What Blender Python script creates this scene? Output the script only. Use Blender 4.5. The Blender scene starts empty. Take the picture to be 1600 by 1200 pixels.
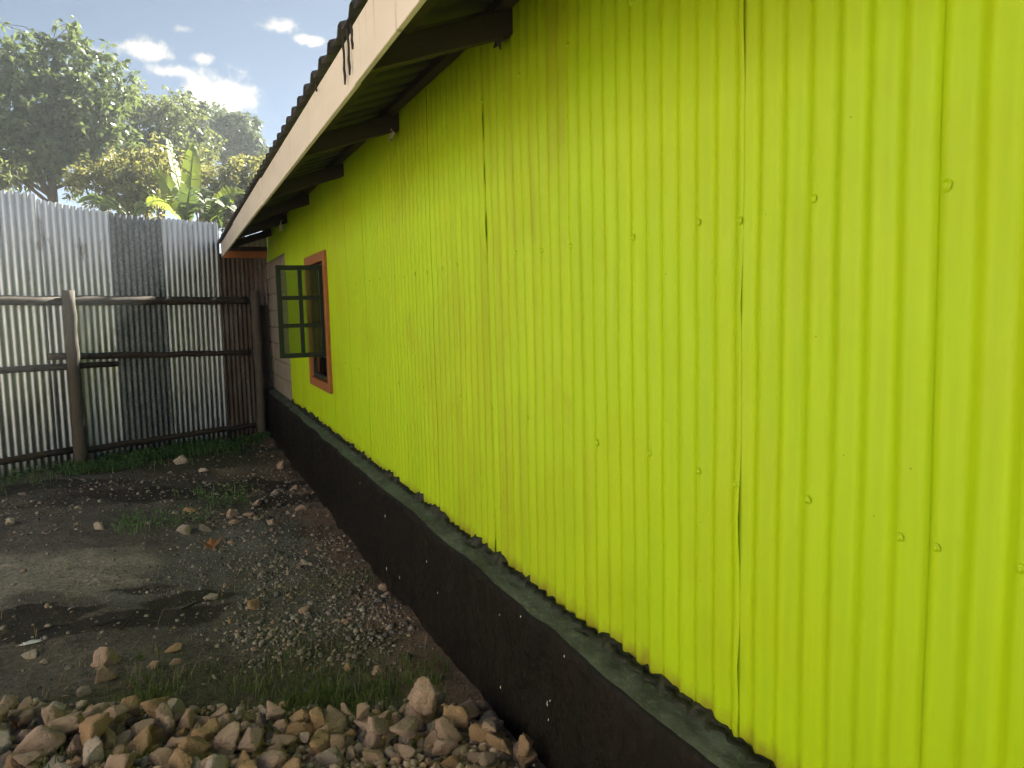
import bpy, math, random
import numpy as np
from mathutils import Vector, Matrix, Euler

S = bpy.context.scene
COL = S.collection
rng = np.random.default_rng(7)
random.seed(7)
R = math.radians

# ------------------------------------------------------------------ camera
CAM = Vector((0, 0, 1.65))
RIGHT = Vector((0.9170, -0.3982, -0.0240))
FWD = Vector((0.3940, 0.9136, -0.1008))
UP = RIGHT.cross(FWD).normalized()
cd = bpy.data.cameras.new('camera')
cam = bpy.data.objects.new('camera', cd)
COL.objects.link(cam)
m = Matrix((RIGHT, UP, -FWD)).transposed().to_4x4()
m.translation = CAM
cam.matrix_world = m
cd.sensor_width = 36; cd.lens = 27.0
cd.clip_start = 0.05; cd.clip_end = 3000
S.camera = cam

# ------------------------------------------------------------------ light
SUN_AZ, SUN_EL = 52.0, 36.0          # azimuth from +Y towards +X
sd = Vector((math.sin(R(SUN_AZ)) * math.cos(R(SUN_EL)), math.cos(R(SUN_AZ)) * math.cos(R(SUN_EL)), math.sin(R(SUN_EL))))
sun = bpy.data.lights.new('sun', 'SUN')
sun.energy = 5.0; sun.angle = R(0.53); sun.color = (1.0, 0.92, 0.78)
so = bpy.data.objects.new('sun', sun); COL.objects.link(so)
so.rotation_euler = sd.to_track_quat('Z', 'Y').to_euler()
so.location = (20, 20, 20)

W = bpy.data.worlds.new('World'); S.world = W; W.use_nodes = True
wn, wl = W.node_tree.nodes, W.node_tree.links
wn.clear()
wo = wn.new('ShaderNodeOutputWorld'); bg = wn.new('ShaderNodeBackground')
sky = wn.new('ShaderNodeTexSky'); sky.sky_type = 'NISHITA'; sky.sun_disc = False
sky.sun_elevation = R(SUN_EL); sky.sun_rotation = R(SUN_AZ)
sky.altitude = 1200; sky.air_density = 0.33; sky.dust_density = 0.6; sky.ozone_density = 0.0
bg.inputs['Strength'].default_value = 0.05
wl.new(bg.outputs[0], wo.inputs[0])

S.view_settings.view_transform = 'Standard'
S.view_settings.look = 'None'
S.view_settings.gamma = 1.0
S.view_settings.use_curve_mapping = False
S.view_settings.exposure = 2.42
S.render.engine = 'CYCLES'
S.cycles.max_bounces = 8
S.cycles.transparent_max_bounces = 12
S.cycles.use_denoising = True

def wnode(t, **kw):
    n = wn.new(t)
    for k, v in kw.items(): setattr(n, k, v)
    return n
def wmath(op, a, b=None, c=None):
    n = wnode('ShaderNodeMath', operation=op)
    for i, v in enumerate((a, b, c)):
        if v is None: continue
        if isinstance(v, (int, float)): n.inputs[i].default_value = v
        else: wl.new(v, n.inputs[i])
    return n.outputs[0]
def build_clouds():
    tc = wnode('ShaderNodeTexCoord'); d = tc.outputs['Generated']
    nz = wnode('ShaderNodeTexNoise'); nz.inputs['Scale'].default_value = 22; nz.inputs['Detail'].default_value = 7; nz.inputs['Roughness'].default_value = 0.62
    wl.new(d, nz.inputs['Vector'])
    wob = wmath('MULTIPLY', wmath('SUBTRACT', nz.outputs['Fac'], 0.5), 4.3)
    # small fair-weather clouds: direction (az from +Y, elevation), half width, half height in radians, strength
    cl = [(-1.0, 16.8, .028, .0115, 1), (3.5, 14.6, .046, .021, 1.15), (0.6, 15.6, .030, .007, .8), (7.8, 18.85, .017, .008, 1),
          (9.1, 18.2, .010, .005, .8), (9.9, 18.1, .009, .0045, .9), (2.65, 16.6, .012, .007, .8), (-3.6, 16.4, .01, .005, .4), (1.5, 18.2, .012, .004, .35),
          (-16, 15, .05, .02, 1), (-29, 18, .04, .016, 1), (-41, 13, .06, .02, 1), (-60, 20, .05, .02, 1), (-78, 14, .07, .025, 1), (-100, 22, .05, .02, 1),
          (-125, 15, .06, .02, 1), (-150, 18, .05, .02, 1), (175, 14, .06, .022, 1), (140, 20, .05, .02, 1), (110, 14, .06, .02, 1), (28, 20, .04, .015, 1), (75, 22, .05, .02, 1)]
    tot = None
    for az, el, hw, hh, st in cl:
        a, e = R(az), R(el)
        c = Vector((math.sin(a) * math.cos(e), math.cos(a) * math.cos(e), math.sin(e)))
        rt = Vector((math.cos(a), -math.sin(a), 0)); up = rt.cross(c)
        sep = []
        for ax, h in ((rt, hw), (up, hh)):
            dn = wnode('ShaderNodeVectorMath', operation='DOT_PRODUCT'); wl.new(d, dn.inputs[0]); dn.inputs[1].default_value = ax / h
            off = -(ax / h).dot(c)
            sep.append(wmath('ADD', dn.outputs['Value'], off))
        fr = wnode('ShaderNodeVectorMath', operation='DOT_PRODUCT'); wl.new(d, fr.inputs[0]); fr.inputs[1].default_value = c
        r2 = wmath('SQRT', wmath('ADD', wmath('MULTIPLY', sep[0], sep[0]), wmath('MULTIPLY', sep[1], sep[1])))
        v = wmath('SUBTRACT', 1.0, wmath('ADD', r2, wob))
        mr = wnode('ShaderNodeMapRange', interpolation_type='SMOOTHSTEP'); wl.new(v, mr.inputs['Value'])
        mr.inputs['From Min'].default_value = -0.35; mr.inputs['From Max'].default_value = 0.95
        mr.inputs['To Max'].default_value = min(1, st)
        o = wmath('MULTIPLY', mr.outputs[0], wmath('GREATER_THAN', fr.outputs['Value'], 0.8))
        tot = o if tot is None else wmath('MAXIMUM', tot, o)
    mx = wnode('ShaderNodeMix', data_type='RGBA')
    wl.new(tot, mx.inputs['Factor']); hs = wnode('ShaderNodeHueSaturation'); hs.inputs['Saturation'].default_value = .78; hs.inputs['Hue'].default_value = .488; hs.inputs['Value'].default_value = .80
    wl.new(sky.outputs[0], hs.inputs['Color']); wl.new(hs.outputs[0], mx.inputs['A'])
    mx.inputs['B'].default_value = (5.2, 4.8, 4.0, 1)
    wl.new(mx.outputs['Result'], bg.inputs['Color'])
build_clouds()

# ------------------------------------------------------------------ helpers
def at(px, py, dist):
    """point on the ray through a photo pixel (1600 wide) at a horizontal distance"""
    r = RIGHT * ((px - 800) / 1200) - UP * ((py - 600) / 1200) + FWD
    r = r / math.hypot(r.x, r.y)
    return CAM + r * dist
def atz(px, py, z):
    r = RIGHT * ((px - 800) / 1200) - UP * ((py - 600) / 1200) + FWD
    return CAM + r * ((z - CAM.z) / r.z)

def mesh(name, v, f, mat=None, smooth=False):
    me = bpy.data.meshes.new(name)
    v = np.asarray(v, dtype=np.float32).reshape(-1, 3)
    if isinstance(f, np.ndarray):
        k = f.shape[1]
        me.vertices.add(len(v)); me.vertices.foreach_set('co', v.ravel())
        me.loops.add(f.size); me.loops.foreach_set('vertex_index', f.astype(np.int32).ravel())
        me.polygons.add(len(f)); me.polygons.foreach_set('loop_start', np.arange(0, f.size, k, dtype=np.int32))
        me.polygons.foreach_set('loop_total', np.full(len(f), k, dtype=np.int32))
        me.update(calc_edges=True); me.validate()
    else:
        me.from_pydata([tuple(map(float, p)) for p in v], [], f); me.update()
    if mat: me.materials.append(mat)
    if smooth: me.shade_smooth()
    return me
def obj(name, me, parent=None, loc=None):
    o = bpy.data.objects.new(name, me); COL.objects.link(o)
    if parent is not None:
        o.parent = parent
        if parent.type == 'EMPTY': o.matrix_parent_inverse = Matrix.Translation(parent.location).inverted()
    if loc is not None: o.location = loc
    return o
def thing(name, label, cat, loc=(0, 0, 0), group=None):
    o = bpy.data.objects.new(name, None); COL.objects.link(o)
    o.location = loc; o.empty_display_size = .2
    return tag(o, label, cat, group)
def tag(o, label=None, cat=None, group=None, kind=None):
    if label: o['label'] = label
    if cat: o['category'] = cat
    if group: o['group'] = group
    if kind: o['kind'] = kind
    return o
def vcol(me, name, c):
    a = me.color_attributes.new(name, 'FLOAT_COLOR', 'POINT')
    c = np.asarray(c, dtype=np.float32)
    if c.shape[1] == 3: c = np.hstack([c, np.ones((len(c), 1), np.float32)])
    a.data.foreach_set('color', c.ravel())

def box(x0, x1, y0, y1, z0, z1):
    v = [(x0, y0, z0), (x1, y0, z0), (x1, y1, z0), (x0, y1, z0), (x0, y0, z1), (x1, y0, z1), (x1, y1, z1), (x0, y1, z1)]
    f = [(0, 3, 2, 1), (4, 5, 6, 7), (0, 1, 5, 4), (1, 2, 6, 5), (2, 3, 7, 6), (3, 0, 4, 7)]
    return v, f
def join(parts):
    V, F = [], []
    for v, f in parts:
        o = len(V); V += list(v); F += [tuple(i + o for i in q) for q in f]
    return V, F
def bevel(o, w=.004, seg=2):
    b = o.modifiers.new('bevel', 'BEVEL'); b.width = w; b.segments = seg; b.limit_method = 'ANGLE'
    return o
def tube(pts, rad, n=8, jit=0.0, caps=True, seed=0):
    pts = [Vector(p) for p in pts]; V, F = [], []
    rr = np.random.default_rng(seed)
    ref = Vector((0.31, 0.17, 0.93))
    for i, p in enumerate(pts):
        t = (pts[min(i + 1, len(pts) - 1)] - pts[max(i - 1, 0)]).normalized()
        if abs(t.dot(ref)) > .95: ref = Vector((.9, .3, .1))
        a = t.cross(ref).normalized(); b = t.cross(a)
        r = rad[i] if hasattr(rad, '__len__') else rad
        for k in range(n):
            an = 2 * math.pi * k / n
            q = r * (1 + jit * rr.uniform(-1, 1))
            V.append(p + a * math.cos(an) * q + b * math.sin(an) * q)
        if i:
            o = (i - 1) * n
            for k in range(n): F.append((o + k, o + (k + 1) % n, o + n + (k + 1) % n, o + n + k))
    if caps:
        F.append(tuple(range(n))[::-1]); o = (len(pts) - 1) * n; F.append(tuple(range(o, o + n)))
    return V, F

def hash2(ix, iy, s):
    h = (ix.astype(np.int64) * 374761393 + iy.astype(np.int64) * 668265263 + s * 1442695041) & 0xffffffff
    h = ((h ^ (h >> 13)) * 1274126177) & 0xffffffff
    return ((h ^ (h >> 16)) & 0xffff) / 65535.0
def vnoise(x, y, s=0):
    x = np.asarray(x, float); y = np.asarray(y, float)
    ix, iy = np.floor(x), np.floor(y); fx, fy = x - ix, y - iy
    fx = fx * fx * (3 - 2 * fx); fy = fy * fy * (3 - 2 * fy)
    a, b, c, d = hash2(ix, iy, s), hash2(ix + 1, iy, s), hash2(ix, iy + 1, s), hash2(ix + 1, iy + 1, s)
    return (a * (1 - fx) + b * fx) * (1 - fy) + (c * (1 - fx) + d * fx) * fy
def fbm(x, y, s=0, o=4):
    t, a, n = 0, .5, 0
    for k in range(o):
        t = t + a * vnoise(np.asarray(x) * 2 ** k, np.asarray(y) * 2 ** k, s + k * 17); n += a; a *= .5
    return t / n
def sstep(a, b, x):
    t = np.clip((np.asarray(x) - a) / (b - a), 0, 1); return t * t * (3 - 2 * t)

# ------------------------------------------------------------------ materials
class Mat:
    def __init__(s, name):
        s.m = bpy.data.materials.new(name); s.m.use_nodes = True
        s.n, s.l = s.m.node_tree.nodes, s.m.node_tree.links
        s.b = s.n['Principled BSDF']; s.out = s.n['Material Output']
        s.tc = s.n.new('ShaderNodeTexCoord')
    def coords(s, scale=(1, 1, 1), kind='Object'):
        mp = s.n.new('ShaderNodeMapping'); mp.inputs['Scale'].default_value = scale
        s.l.new(s.tc.outputs[kind], mp.inputs['Vector']); return mp.outputs[0]
    def noise(s, sc, det=5, rough=.6, scale=(1, 1, 1), kind='Object', dist=0):
        t = s.n.new('ShaderNodeTexNoise'); t.inputs['Scale'].default_value = sc; t.inputs['Detail'].default_value = det
        t.inputs['Roughness'].default_value = rough; t.inputs['Distortion'].default_value = dist
        s.l.new(s.coords(scale, kind), t.inputs['Vector']); return t.outputs['Fac']
    def voro(s, sc, scale=(1, 1, 1), feat='F1', out='Distance'):
        t = s.n.new('ShaderNodeTexVoronoi'); t.inputs['Scale'].default_value = sc; t.feature = feat
        s.l.new(s.coords(scale), t.inputs['Vector']); return t.outputs[out]
    def ramp(s, v, stops):
        r = s.n.new('ShaderNodeValToRGB'); e = r.color_ramp.elements
        while len(e) < len(stops): e.new(.5)
        for q, (p, c) in zip(e, stops):
            q.position = p; q.color = (c, c, c, 1) if isinstance(c, (int, float)) else (*c, 1)
        s.l.new(v, r.inputs[0]); return r.outputs[0]
    def mix(s, fac, a, b, mode='MIX'):
        x = s.n.new('ShaderNodeMix'); x.data_type = 'RGBA'; x.blend_type = mode
        for v, k in ((fac, 'Factor'), (a, 'A'), (b, 'B')):
            i = x.inputs[k]
            if isinstance(v, (int, float)): i.default_value = v if k == 'Factor' else (v, v, v, 1)
            elif isinstance(v, tuple): i.default_value = (*v, 1)
            else: s.l.new(v, i)
        return x.outputs['Result']
    def math(s, op, a, b=0.0):
        x = s.n.new('ShaderNodeMath'); x.operation = op
        for i, v in enumerate((a, b)):
            if isinstance(v, (int, float)): x.inputs[i].default_value = v
            else: s.l.new(v, x.inputs[i])
        return x.outputs[0]
    def sep(s, kind='Object'):
        x = s.n.new('ShaderNodeSeparateXYZ'); s.l.new(s.tc.outputs[kind], x.inputs[0]); return x.outputs
    def attr(s, name):
        a = s.n.new('ShaderNodeAttribute'); a.attribute_name = name; return a.outputs['Color']
    def rand(s):
        return s.n.new('ShaderNodeObjectInfo').outputs['Random']
    def set(s, color=None, rough=None, metal=None, spec=None, coat=None):
        for v, k in ((color, 'Base Color'), (rough, 'Roughness'), (metal, 'Metallic'), (spec, 'Specular IOR Level'), (coat, 'Coat Weight')):
            if v is None: continue
            i = s.b.inputs[k]
            if isinstance(v, tuple): i.default_value = (*v, 1)
            elif isinstance(v, (int, float)): i.default_value = v
            else: s.l.new(v, i)
        return s
    def bump(s, h, strength=.3, dist=.01):
        b = s.n.new('ShaderNodeBump'); b.inputs['Strength'].default_value = strength; b.inputs['Distance'].default_value = dist
        s.l.new(h, b.inputs['Height']); s.l.new(b.outputs[0], s.b.inputs['Normal']); return s

M = {}
def mats():
    # lime gloss paint on corrugated iron
    a = Mat('lime_paint')
    st = a.noise(9, 6, .65, (1, 2.4, .10))
    bl = a.noise(1.6, 5, .6)
    c = a.mix(a.ramp(st, [(.35, 0), (.75, 1)]), (.335, .545, .003), (.405, .62, .003))
    c = a.mix(a.math('MULTIPLY', a.ramp(bl, [(.45, 0), (.75, 1)]), .45), c, (.40, .50, .004))
    wash = a.noise(1.1, 6, .68, (1, 1, .7), dist=.6)
    c = a.mix(a.math('MULTIPLY', a.ramp(wash, [(.46, 0), (.66, 1)]), .42), c, (.31, .40, .004))
    run = a.noise(7, 4, .6, (1, 1.6, .05))
    c = a.mix(a.math('MULTIPLY', a.math('MULTIPLY', a.ramp(run, [(.54, 0), (.70, 1)]), a.ramp(wash, [(.4, 0), (.6, 1)])), .45), c, (.27, .25, .012))
    spk = a.math('MULTIPLY', a.ramp(a.voro(26), [(.04, 1), (.07, 0)]), a.ramp(a.voro(26, out='Color'), [(.80, 0), (.84, 1)]))
    c = a.mix(a.math('MULTIPLY', spk, .6), c, (.16, .15, .01))
    fine = a.noise(60, 3, .6, (1, 1, .06))
    c = a.mix(a.math('MULTIPLY', a.ramp(fine, [(.55, 0), (.8, 1)]), .18), c, (.30, .36, .006))
    # rust and grime creeping up from the foot of the sheets
    z = a.sep()[2]
    g = a.math('SUBTRACT', a.math('MULTIPLY', a.noise(14, 5, .7, (1, 1, .7)), .13), a.math('SUBTRACT', z, .545))
    c = a.mix(a.math('MULTIPLY', a.ramp(g, [(.0, 0), (.06, 1)]), .75), c, (.20, .15, .018))
    a.set(c, a.ramp(a.noise(5, 4), [(.3, .42), (.7, .55)]), 0, .3)
    a.bump(a.noise(35, 5, .6, (1, 1, .25)), .10, .004)
    M['lime'] = a.m
    a = Mat('screw_paint'); a.set((.36, .56, .004), .5, 0, .3); M['screw'] = a.m
    # black bitumen plinth
    a = Mat('bitumen')
    c = a.mix(a.ramp(a.noise(7, 6, .7, (1, 1, .5)), [(.4, 0), (.75, 1)]), (.004, .004, .0035), (.011, .008, .006))
    c = a.mix(a.math('MULTIPLY', a.ramp(a.noise(220, 2, .5), [(.6, 0), (.72, 1)]), .5), c, (.05, .036, .025))
    zp = a.sep()[2]
    dust = a.math('SUBTRACT', a.math('MULTIPLY', a.noise(8, 7, .75), .42), a.math('ADD', zp, .22))
    c = a.mix(a.math('MULTIPLY', a.ramp(dust, [(-.02, 0), (.22, 1)]), .6), c, (.040, .028, .020))
    scf = a.math('MULTIPLY', a.ramp(a.noise(5, 8, .8, (1, 1, .25), dist=.8), [(.58, 0), (.70, 1)]), .5)
    c = a.mix(scf, c, (.016, .014, .011))
    a.set(c, a.ramp(a.noise(30, 5), [(.3, .42), (.7, .8)]), 0, .22)
    a.bump(a.noise(90, 5, .7), .35, .004); M['bitumen'] = a.m
    # green grey mortar ledge
    a = Mat('mossy_mortar')
    n1 = a.noise(6, 7, .7, (1, .6, 1)); n2 = a.noise(26, 6, .7, (1.4, .5, 1), dist=1.2)
    c = a.mix(a.ramp(n1, [(.38, 0), (.62, 1)]), (.030, .046, .028), (.100, .135, .120))
    c = a.mix(a.ramp(n2, [(.50, 0), (.72, 1)]), c, (.17, .21, .19))
    c = a.mix(a.ramp(a.noise(120, 3), [(.62, 0), (.75, .6)]), c, (.012, .014, .008))
    a.set(c, .6, 0, .4); a.bump(a.noise(45, 9, .8), 1.0, .015); M['ledge'] = a.m
    a = Mat('tar_fillet')
    c = a.mix(a.ramp(a.noise(40, 5), [(.45, 0), (.7, 1)]), (.006, .009, .004), (.028, .034, .012))
    a.set(c, .55); a.bump(a.noise(150, 4, .7), .8, .004); M['fillet'] = a.m
    a = Mat('white_drip'); a.set((.6, .6, .52), .5); M['drip'] = a.m
    # fascia
    a = Mat('cream_board_paint')
    c = a.mix(a.ramp(a.noise(3, 5, .6, (1, .4, 2)), [(.35, 0), (.75, 1)]), (.70, .66, .61), (.60, .56, .51))
    sn = a.noise(16, 4, .6, (1, 1, .05)); zz = a.sep()[2]
    c = a.mix(a.math('MULTIPLY', a.ramp(sn, [(.62, 0), (.70, 1)]), .55), c, (.16, .12, .09))
    a.set(c, .6); a.bump(a.noise(40, 5, .6, (1, .15, 1)), .25, .003); M['fascia'] = a.m
    a = Mat('old_timber')
    c = a.mix(a.noise(18, 6, .7, (6, .6, 6)), (.030, .024, .020), (.075, .062, .05))
    a.set(c, .8); a.bump(a.noise(30, 6, .7, (5, .5, 5)), .5, .004); M['timber'] = a.m
    a = Mat('orange_paint')
    c = a.mix(a.ramp(a.noise(12, 5), [(.35, 0), (.7, 1)]), (.34, .125, .030), (.25, .09, .028))
    c = a.mix(a.ramp(a.noise(20, 3, .5), [(.68, 0), (.74, .8)]), c, (.03, .015, .01))
    a.set(c, .45); a.bump(a.noise(50, 4), .15, .003); M['orange'] = a.m
    a = Mat('green_window_paint'); a.set(a.mix(a.noise(25, 4), (.007, .015, .008), (.014, .026, .014)), .45, 0, .3); M['casement'] = a.m
    a = Mat('roof_iron')
    c = a.mix(a.ramp(a.noise(5, 6, .65), [(.35, 0), (.7, 1)]), (.085, .086, .092), (.05, .05, .052))
    a.set(c, .7, 0, .3); M['roof'] = a.m
    a = Mat('pale_iron'); a.set(a.mix(a.noise(8, 5), (.55, .52, .42), (.38, .36, .28)), .5, .1); M['pale'] = a.m
    a = Mat('stone_block')
    c = a.mix(a.ramp(a.noise(9, 7, .7), [(.3, 0), (.7, 1)]), (.22, .20, .17), (.33, .30, .26))
    c = a.mix(a.math('MULTIPLY', a.rand(), .35), c, (.20, .18, .16))
    a.set(c, .9); a.bump(a.noise(45, 6, .7), .7, .01); M['block'] = a.m
    a = Mat('mortar'); a.set(a.mix(a.noise(50, 5), (.13, .12, .11), (.22, .20, .18)), .95); M['mortar'] = a.m
    a = Mat('interior_plaster'); a.set(a.mix(a.noise(5, 4), (.22, .2, .17), (.3, .28, .24)), .9); M['inside'] = a.m
    # galvanised sheets
    def galv(key, c1, c2, rust=0.0, rough=(.28, .46), metal=.92):
        a = Mat('galvanised_' + key)
        c = a.mix(a.ramp(a.noise(7, 6, .7, (1, 1, .18)), [(.3, 0), (.72, 1)]), c1, c2)
        c = a.mix(a.math('MULTIPLY', a.ramp(a.voro(55, (1, 1, .6), 'F1', 'Color'), [(.3, 0), (.8, 1)]), .22), c, (.62, .64, .66))
        if rust:
            r = a.ramp(a.noise(5, 7, .7, (1, 1, .3)), [(.62 - rust * .5, 0), (.75 - rust * .35, 1)])
            c = a.mix(r, c, a.mix(a.noise(30, 5), (.075, .050, .038), (.13, .085, .062)))
            a.set(metal=a.math('MULTIPLY', a.math('SUBTRACT', 1.0, r), metal))
        else: a.set(metal=metal)
        foot = a.math('SUBTRACT', a.math('MULTIPLY', a.noise(9, 5, .7, (1, 1, .4)), .5), a.sep()[2])
        c = a.mix(a.math('MULTIPLY', a.ramp(foot, [(.05, 0), (.3, 1)]), .6), c, (.10, .075, .05))
        a.set(c, a.ramp(a.noise(14, 5, .6, (1, 1, .3)), [(.3, rough[0]), (.7, rough[1])]))
        a.bump(a.noise(25, 4, .6, (1, 1, .3)), .12, .004)
        M['galv_' + key] = a.m
    galv('bright', (.60, .63, .67), (.42, .45, .49), .07)
    galv('dull', (.15, .17, .19), (.095, .11, .125), .03, (.42, .6), .7)
    galv('rusty', (.20, .175, .155), (.12, .105, .095), .55, (.55, .8), .4)
    a = Mat('weathered_pole')
    c = a.mix(a.ramp(a.noise(22, 6, .7, (4, 4, .5)), [(.3, 0), (.75, 1)]), (.055, .049, .041), (.125, .113, .095))
    a.set(c, .85); a.bump(a.noise(35, 6, .7, (4, 4, .6)), .7, .008); M['post'] = a.m
    a = Mat('dark_rail')
    c = a.mix(a.ramp(a.noise(20, 6, .7), [(.3, 0), (.75, 1)]), (.035, .028, .022), (.10, .078, .058))
    a.set(c, .85); a.bump(a.noise(50, 6, .7), .7, .008); M['rail'] = a.m
    # soil
    a = Mat('soil')
    c = a.attr('soil')
    k = a.ramp(a.noise(30, 9, .82), [(.30, .38), (.5, 1.0), (.70, 1.8)])
    c = a.mix(1.0, c, k, 'MULTIPLY')
    cw = a.math('ADD', a.attr('char'), a.math('MULTIPLY', a.math('SUBTRACT', a.noise(15, 10, .92, (1, 1.9, 1)), .5), 3.4))
    c = a.mix(a.ramp(cw, [(.40, 0), (.62, .95)]), c, a.mix(a.noise(60, 4), (.022, .021, .019), (.065, .06, .054)))
    sp = a.ramp(a.voro(85), [(.10, 1), (.24, 0)])
    sel = a.ramp(a.voro(85, out='Color'), [(.55, 0), (.62, 1)])
    c = a.mix(a.math('MULTIPLY', a.math('MULTIPLY', sp, sel), .7), c, (.36, .34, .31))
    a.set(c, .95, 0, .25)
    h = a.math('ADD', a.noise(30, 9, .75), a.math('MULTIPLY', a.ramp(a.voro(70), [(0, 1), (.35, 0)]), .35))
    a.bump(h, .9, .03); M['soil'] = a.m
    # rocks
    def rock(key, c1, c2, c3):
        a = Mat('rock_' + key)
        c = a.mix(a.ramp(a.noise(1.6, 7, .7), [(.3, 0), (.7, 1)]), c1, c2)
        c = a.mix(a.math('MULTIPLY', a.rand(), .6), c, c3)
        c = a.mix(a.ramp(a.noise(4.5, 7, .75), [(.52, 0), (.74, .6)]), c, tuple(q * .72 for q in c1))
        c = a.mix(a.ramp(a.noise(3.1, 6, .7), [(.60, 0), (.70, .7)]), c, (.62, .55, .47))
        a.set(c, .92, 0, .2); a.bump(a.noise(5, 9, .78), 1.0, .035)
        M['rock_' + key] = a.m
    rock('buff', (.69, .51, .40), (.77, .61, .50), (.61, .46, .37))
    rock('ochre', (.67, .46, .27), (.73, .54, .37), (.61, .42, .26))
    rock('grey', (.52, .46, .42), (.62, .55, .51), (.56, .48, .43))
    rock('pink', (.71, .525, .445), (.78, .62, .55), (.64, .50, .435))
    rock('pale', (.70, .62, .55), (.78, .71, .64), (.62, .55, .50))
    a = Mat('pebble'); c = a.attr('tint'); a.set(a.mix(a.noise(60, 4), c, a.mix(1.0, c, (.6, .6, .6), 'MULTIPLY')), .9); M['pebble'] = a.m
    # leaves
    def leaf(key, c1, c2, trans, tc, rough=.42):
        a = Mat('leaf_' + key)
        c = a.mix(a.noise(1.3, 3, .6), c1, c2)
        c = a.mix(a.ramp(a.noise(9, 2, .5), [(.4, 0), (.7, .6)]), c, c2)
        a.set(c, rough, 0, .5)
        t = a.n.new('ShaderNodeBsdfTranslucent'); t.inputs['Color'].default_value = (*tc, 1)
        x = a.n.new('ShaderNodeMixShader'); x.inputs[0].default_value = trans
        a.l.new(a.b.outputs[0], x.inputs[1]); a.l.new(t.outputs[0], x.inputs[2]); a.l.new(x.outputs[0], a.out.inputs[0])
        M['leaf_' + key] = a.m
    leaf('dark', (.075, .105, .060), (.11, .145, .075), .32, (.20, .27, .08))
    leaf('mid', (.09, .12, .065), (.135, .16, .08), .35, (.26, .31, .10))
    leaf('far', (.075, .10, .075), (.10, .125, .085), .28, (.16, .21, .10))
    leaf('bright', (.09, .11, .045), (.14, .15, .06), .42, (.34, .34, .09), .35)
    leaf('banana', (.12, .18, .03), (.17, .24, .04), .45, (.34, .44, .06), .6)
    leaf('banana_dark', (.05, .09, .035), (.07, .12, .04), .3, (.18, .26, .06), .6)
    leaf('grass', (.075, .135, .03), (.12, .17, .05), .3, (.16, .24, .05), .6)
    leaf('weed', (.085, .19, .06), (.13, .24, .07), .3, (.13, .26, .07), .55)
    a = Mat('dry_straw'); a.set(a.mix(a.noise(12, 3), (.22, .17, .09), (.30, .25, .15)), .8); M['straw'] = a.m
    a = Mat('bark'); c = a.mix(a.noise(14, 6, .7, (3, 3, .6)), (.07, .055, .045), (.16, .13, .105)); a.set(c, .9)
    a.bump(a.noise(25, 6, .7, (3, 3, .5)), .6, .01); M['bark'] = a.m
    a = Mat('banana_stem'); a.set(a.mix(a.noise(6, 5, .6, (4, 4, .4)), (.14, .16, .05), (.20, .15, .08)), .6); M['bstem'] = a.m
    a = Mat('white_plastic'); a.set(a.mix(a.noise(40, 4), (.62, .68, .72), (.75, .78, .8)), .35); M['plastic'] = a.m
    a = Mat('foam'); a.set((.62, .60, .52), .9); a.bump(a.noise(60, 4), .6, .008); M['foam'] = a.m
    a = Mat('dead_leaf'); a.set(a.mix(a.noise(30, 4), (.30, .13, .05), (.20, .085, .035)), .7); M['deadleaf'] = a.m
    a = Mat('charcoal'); a.set(a.mix(a.noise(40, 4), (.008, .008, .008), (.03, .028, .026)), .8); M['char'] = a.m
    a = Mat('window_glass')
    tr = a.n.new('ShaderNodeBsdfTransparent'); tr.inputs['Color'].default_value = (.60, .66, .56, 1)
    gl = a.n.new('ShaderNodeBsdfGlossy'); gl.inputs['Roughness'].default_value = .03
    fr = a.n.new('ShaderNodeFresnel'); fr.inputs['IOR'].default_value = 1.5
    x = a.n.new('ShaderNodeMixShader'); a.l.new(fr.outputs[0], x.inputs[0]); a.l.new(tr.outputs[0], x.inputs[1]); a.l.new(gl.outputs[0], x.inputs[2])
    a.l.new(x.outputs[0], a.out.inputs[0]); M['glass'] = a.m
mats()

# ------------------------------------------------------------------ ground
PILE_A, PILE_B = Vector((-0.815, 3.85)), Vector((0.955, 2.98))   # far edge of the rubble
def pile_edge(x): return 3.37 - 0.49 * x
def gz(x, y):
    x = np.asarray(x, float); y = np.asarray(y, float)
    z = -.045 - .075 * sstep(-1.6, 1.0, x) * sstep(2.0, 5.0, y) - .03 * sstep(8, 11, y)
    z = z + (fbm(x * 1.1, y * 1.1, 3) - .5) * .09 + (fbm(x * 6, y * 6, 9, 4) - .5) * .035 + (fbm(x * 20, y * 20, 12, 3) - .5) * .022
    z = z + (vnoise(y * 1.9, y * 0 + 3.3, 5) - .35) * .11 * sstep(.72, 1.12, x)
    e = pile_edge(x) + .10 * (vnoise(x * 3, y * 0, 8) - .5)
    z = z + .07 * sstep(e + .05, e - .55, y) * (1 - sstep(.9, 1.15, x) * .5) * sstep(-3.0, -2.2, x)
    return z
def blob(x, y, cx, cy, rx, ry, s, w=.8):
    d = np.sqrt(((x - cx) / rx) ** 2 + ((y - cy) / ry) ** 2) + (fbm(x * 2.2, y * 3.0, s) - .5) * w * 2
    return sstep(1.15, .6, d)
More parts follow.
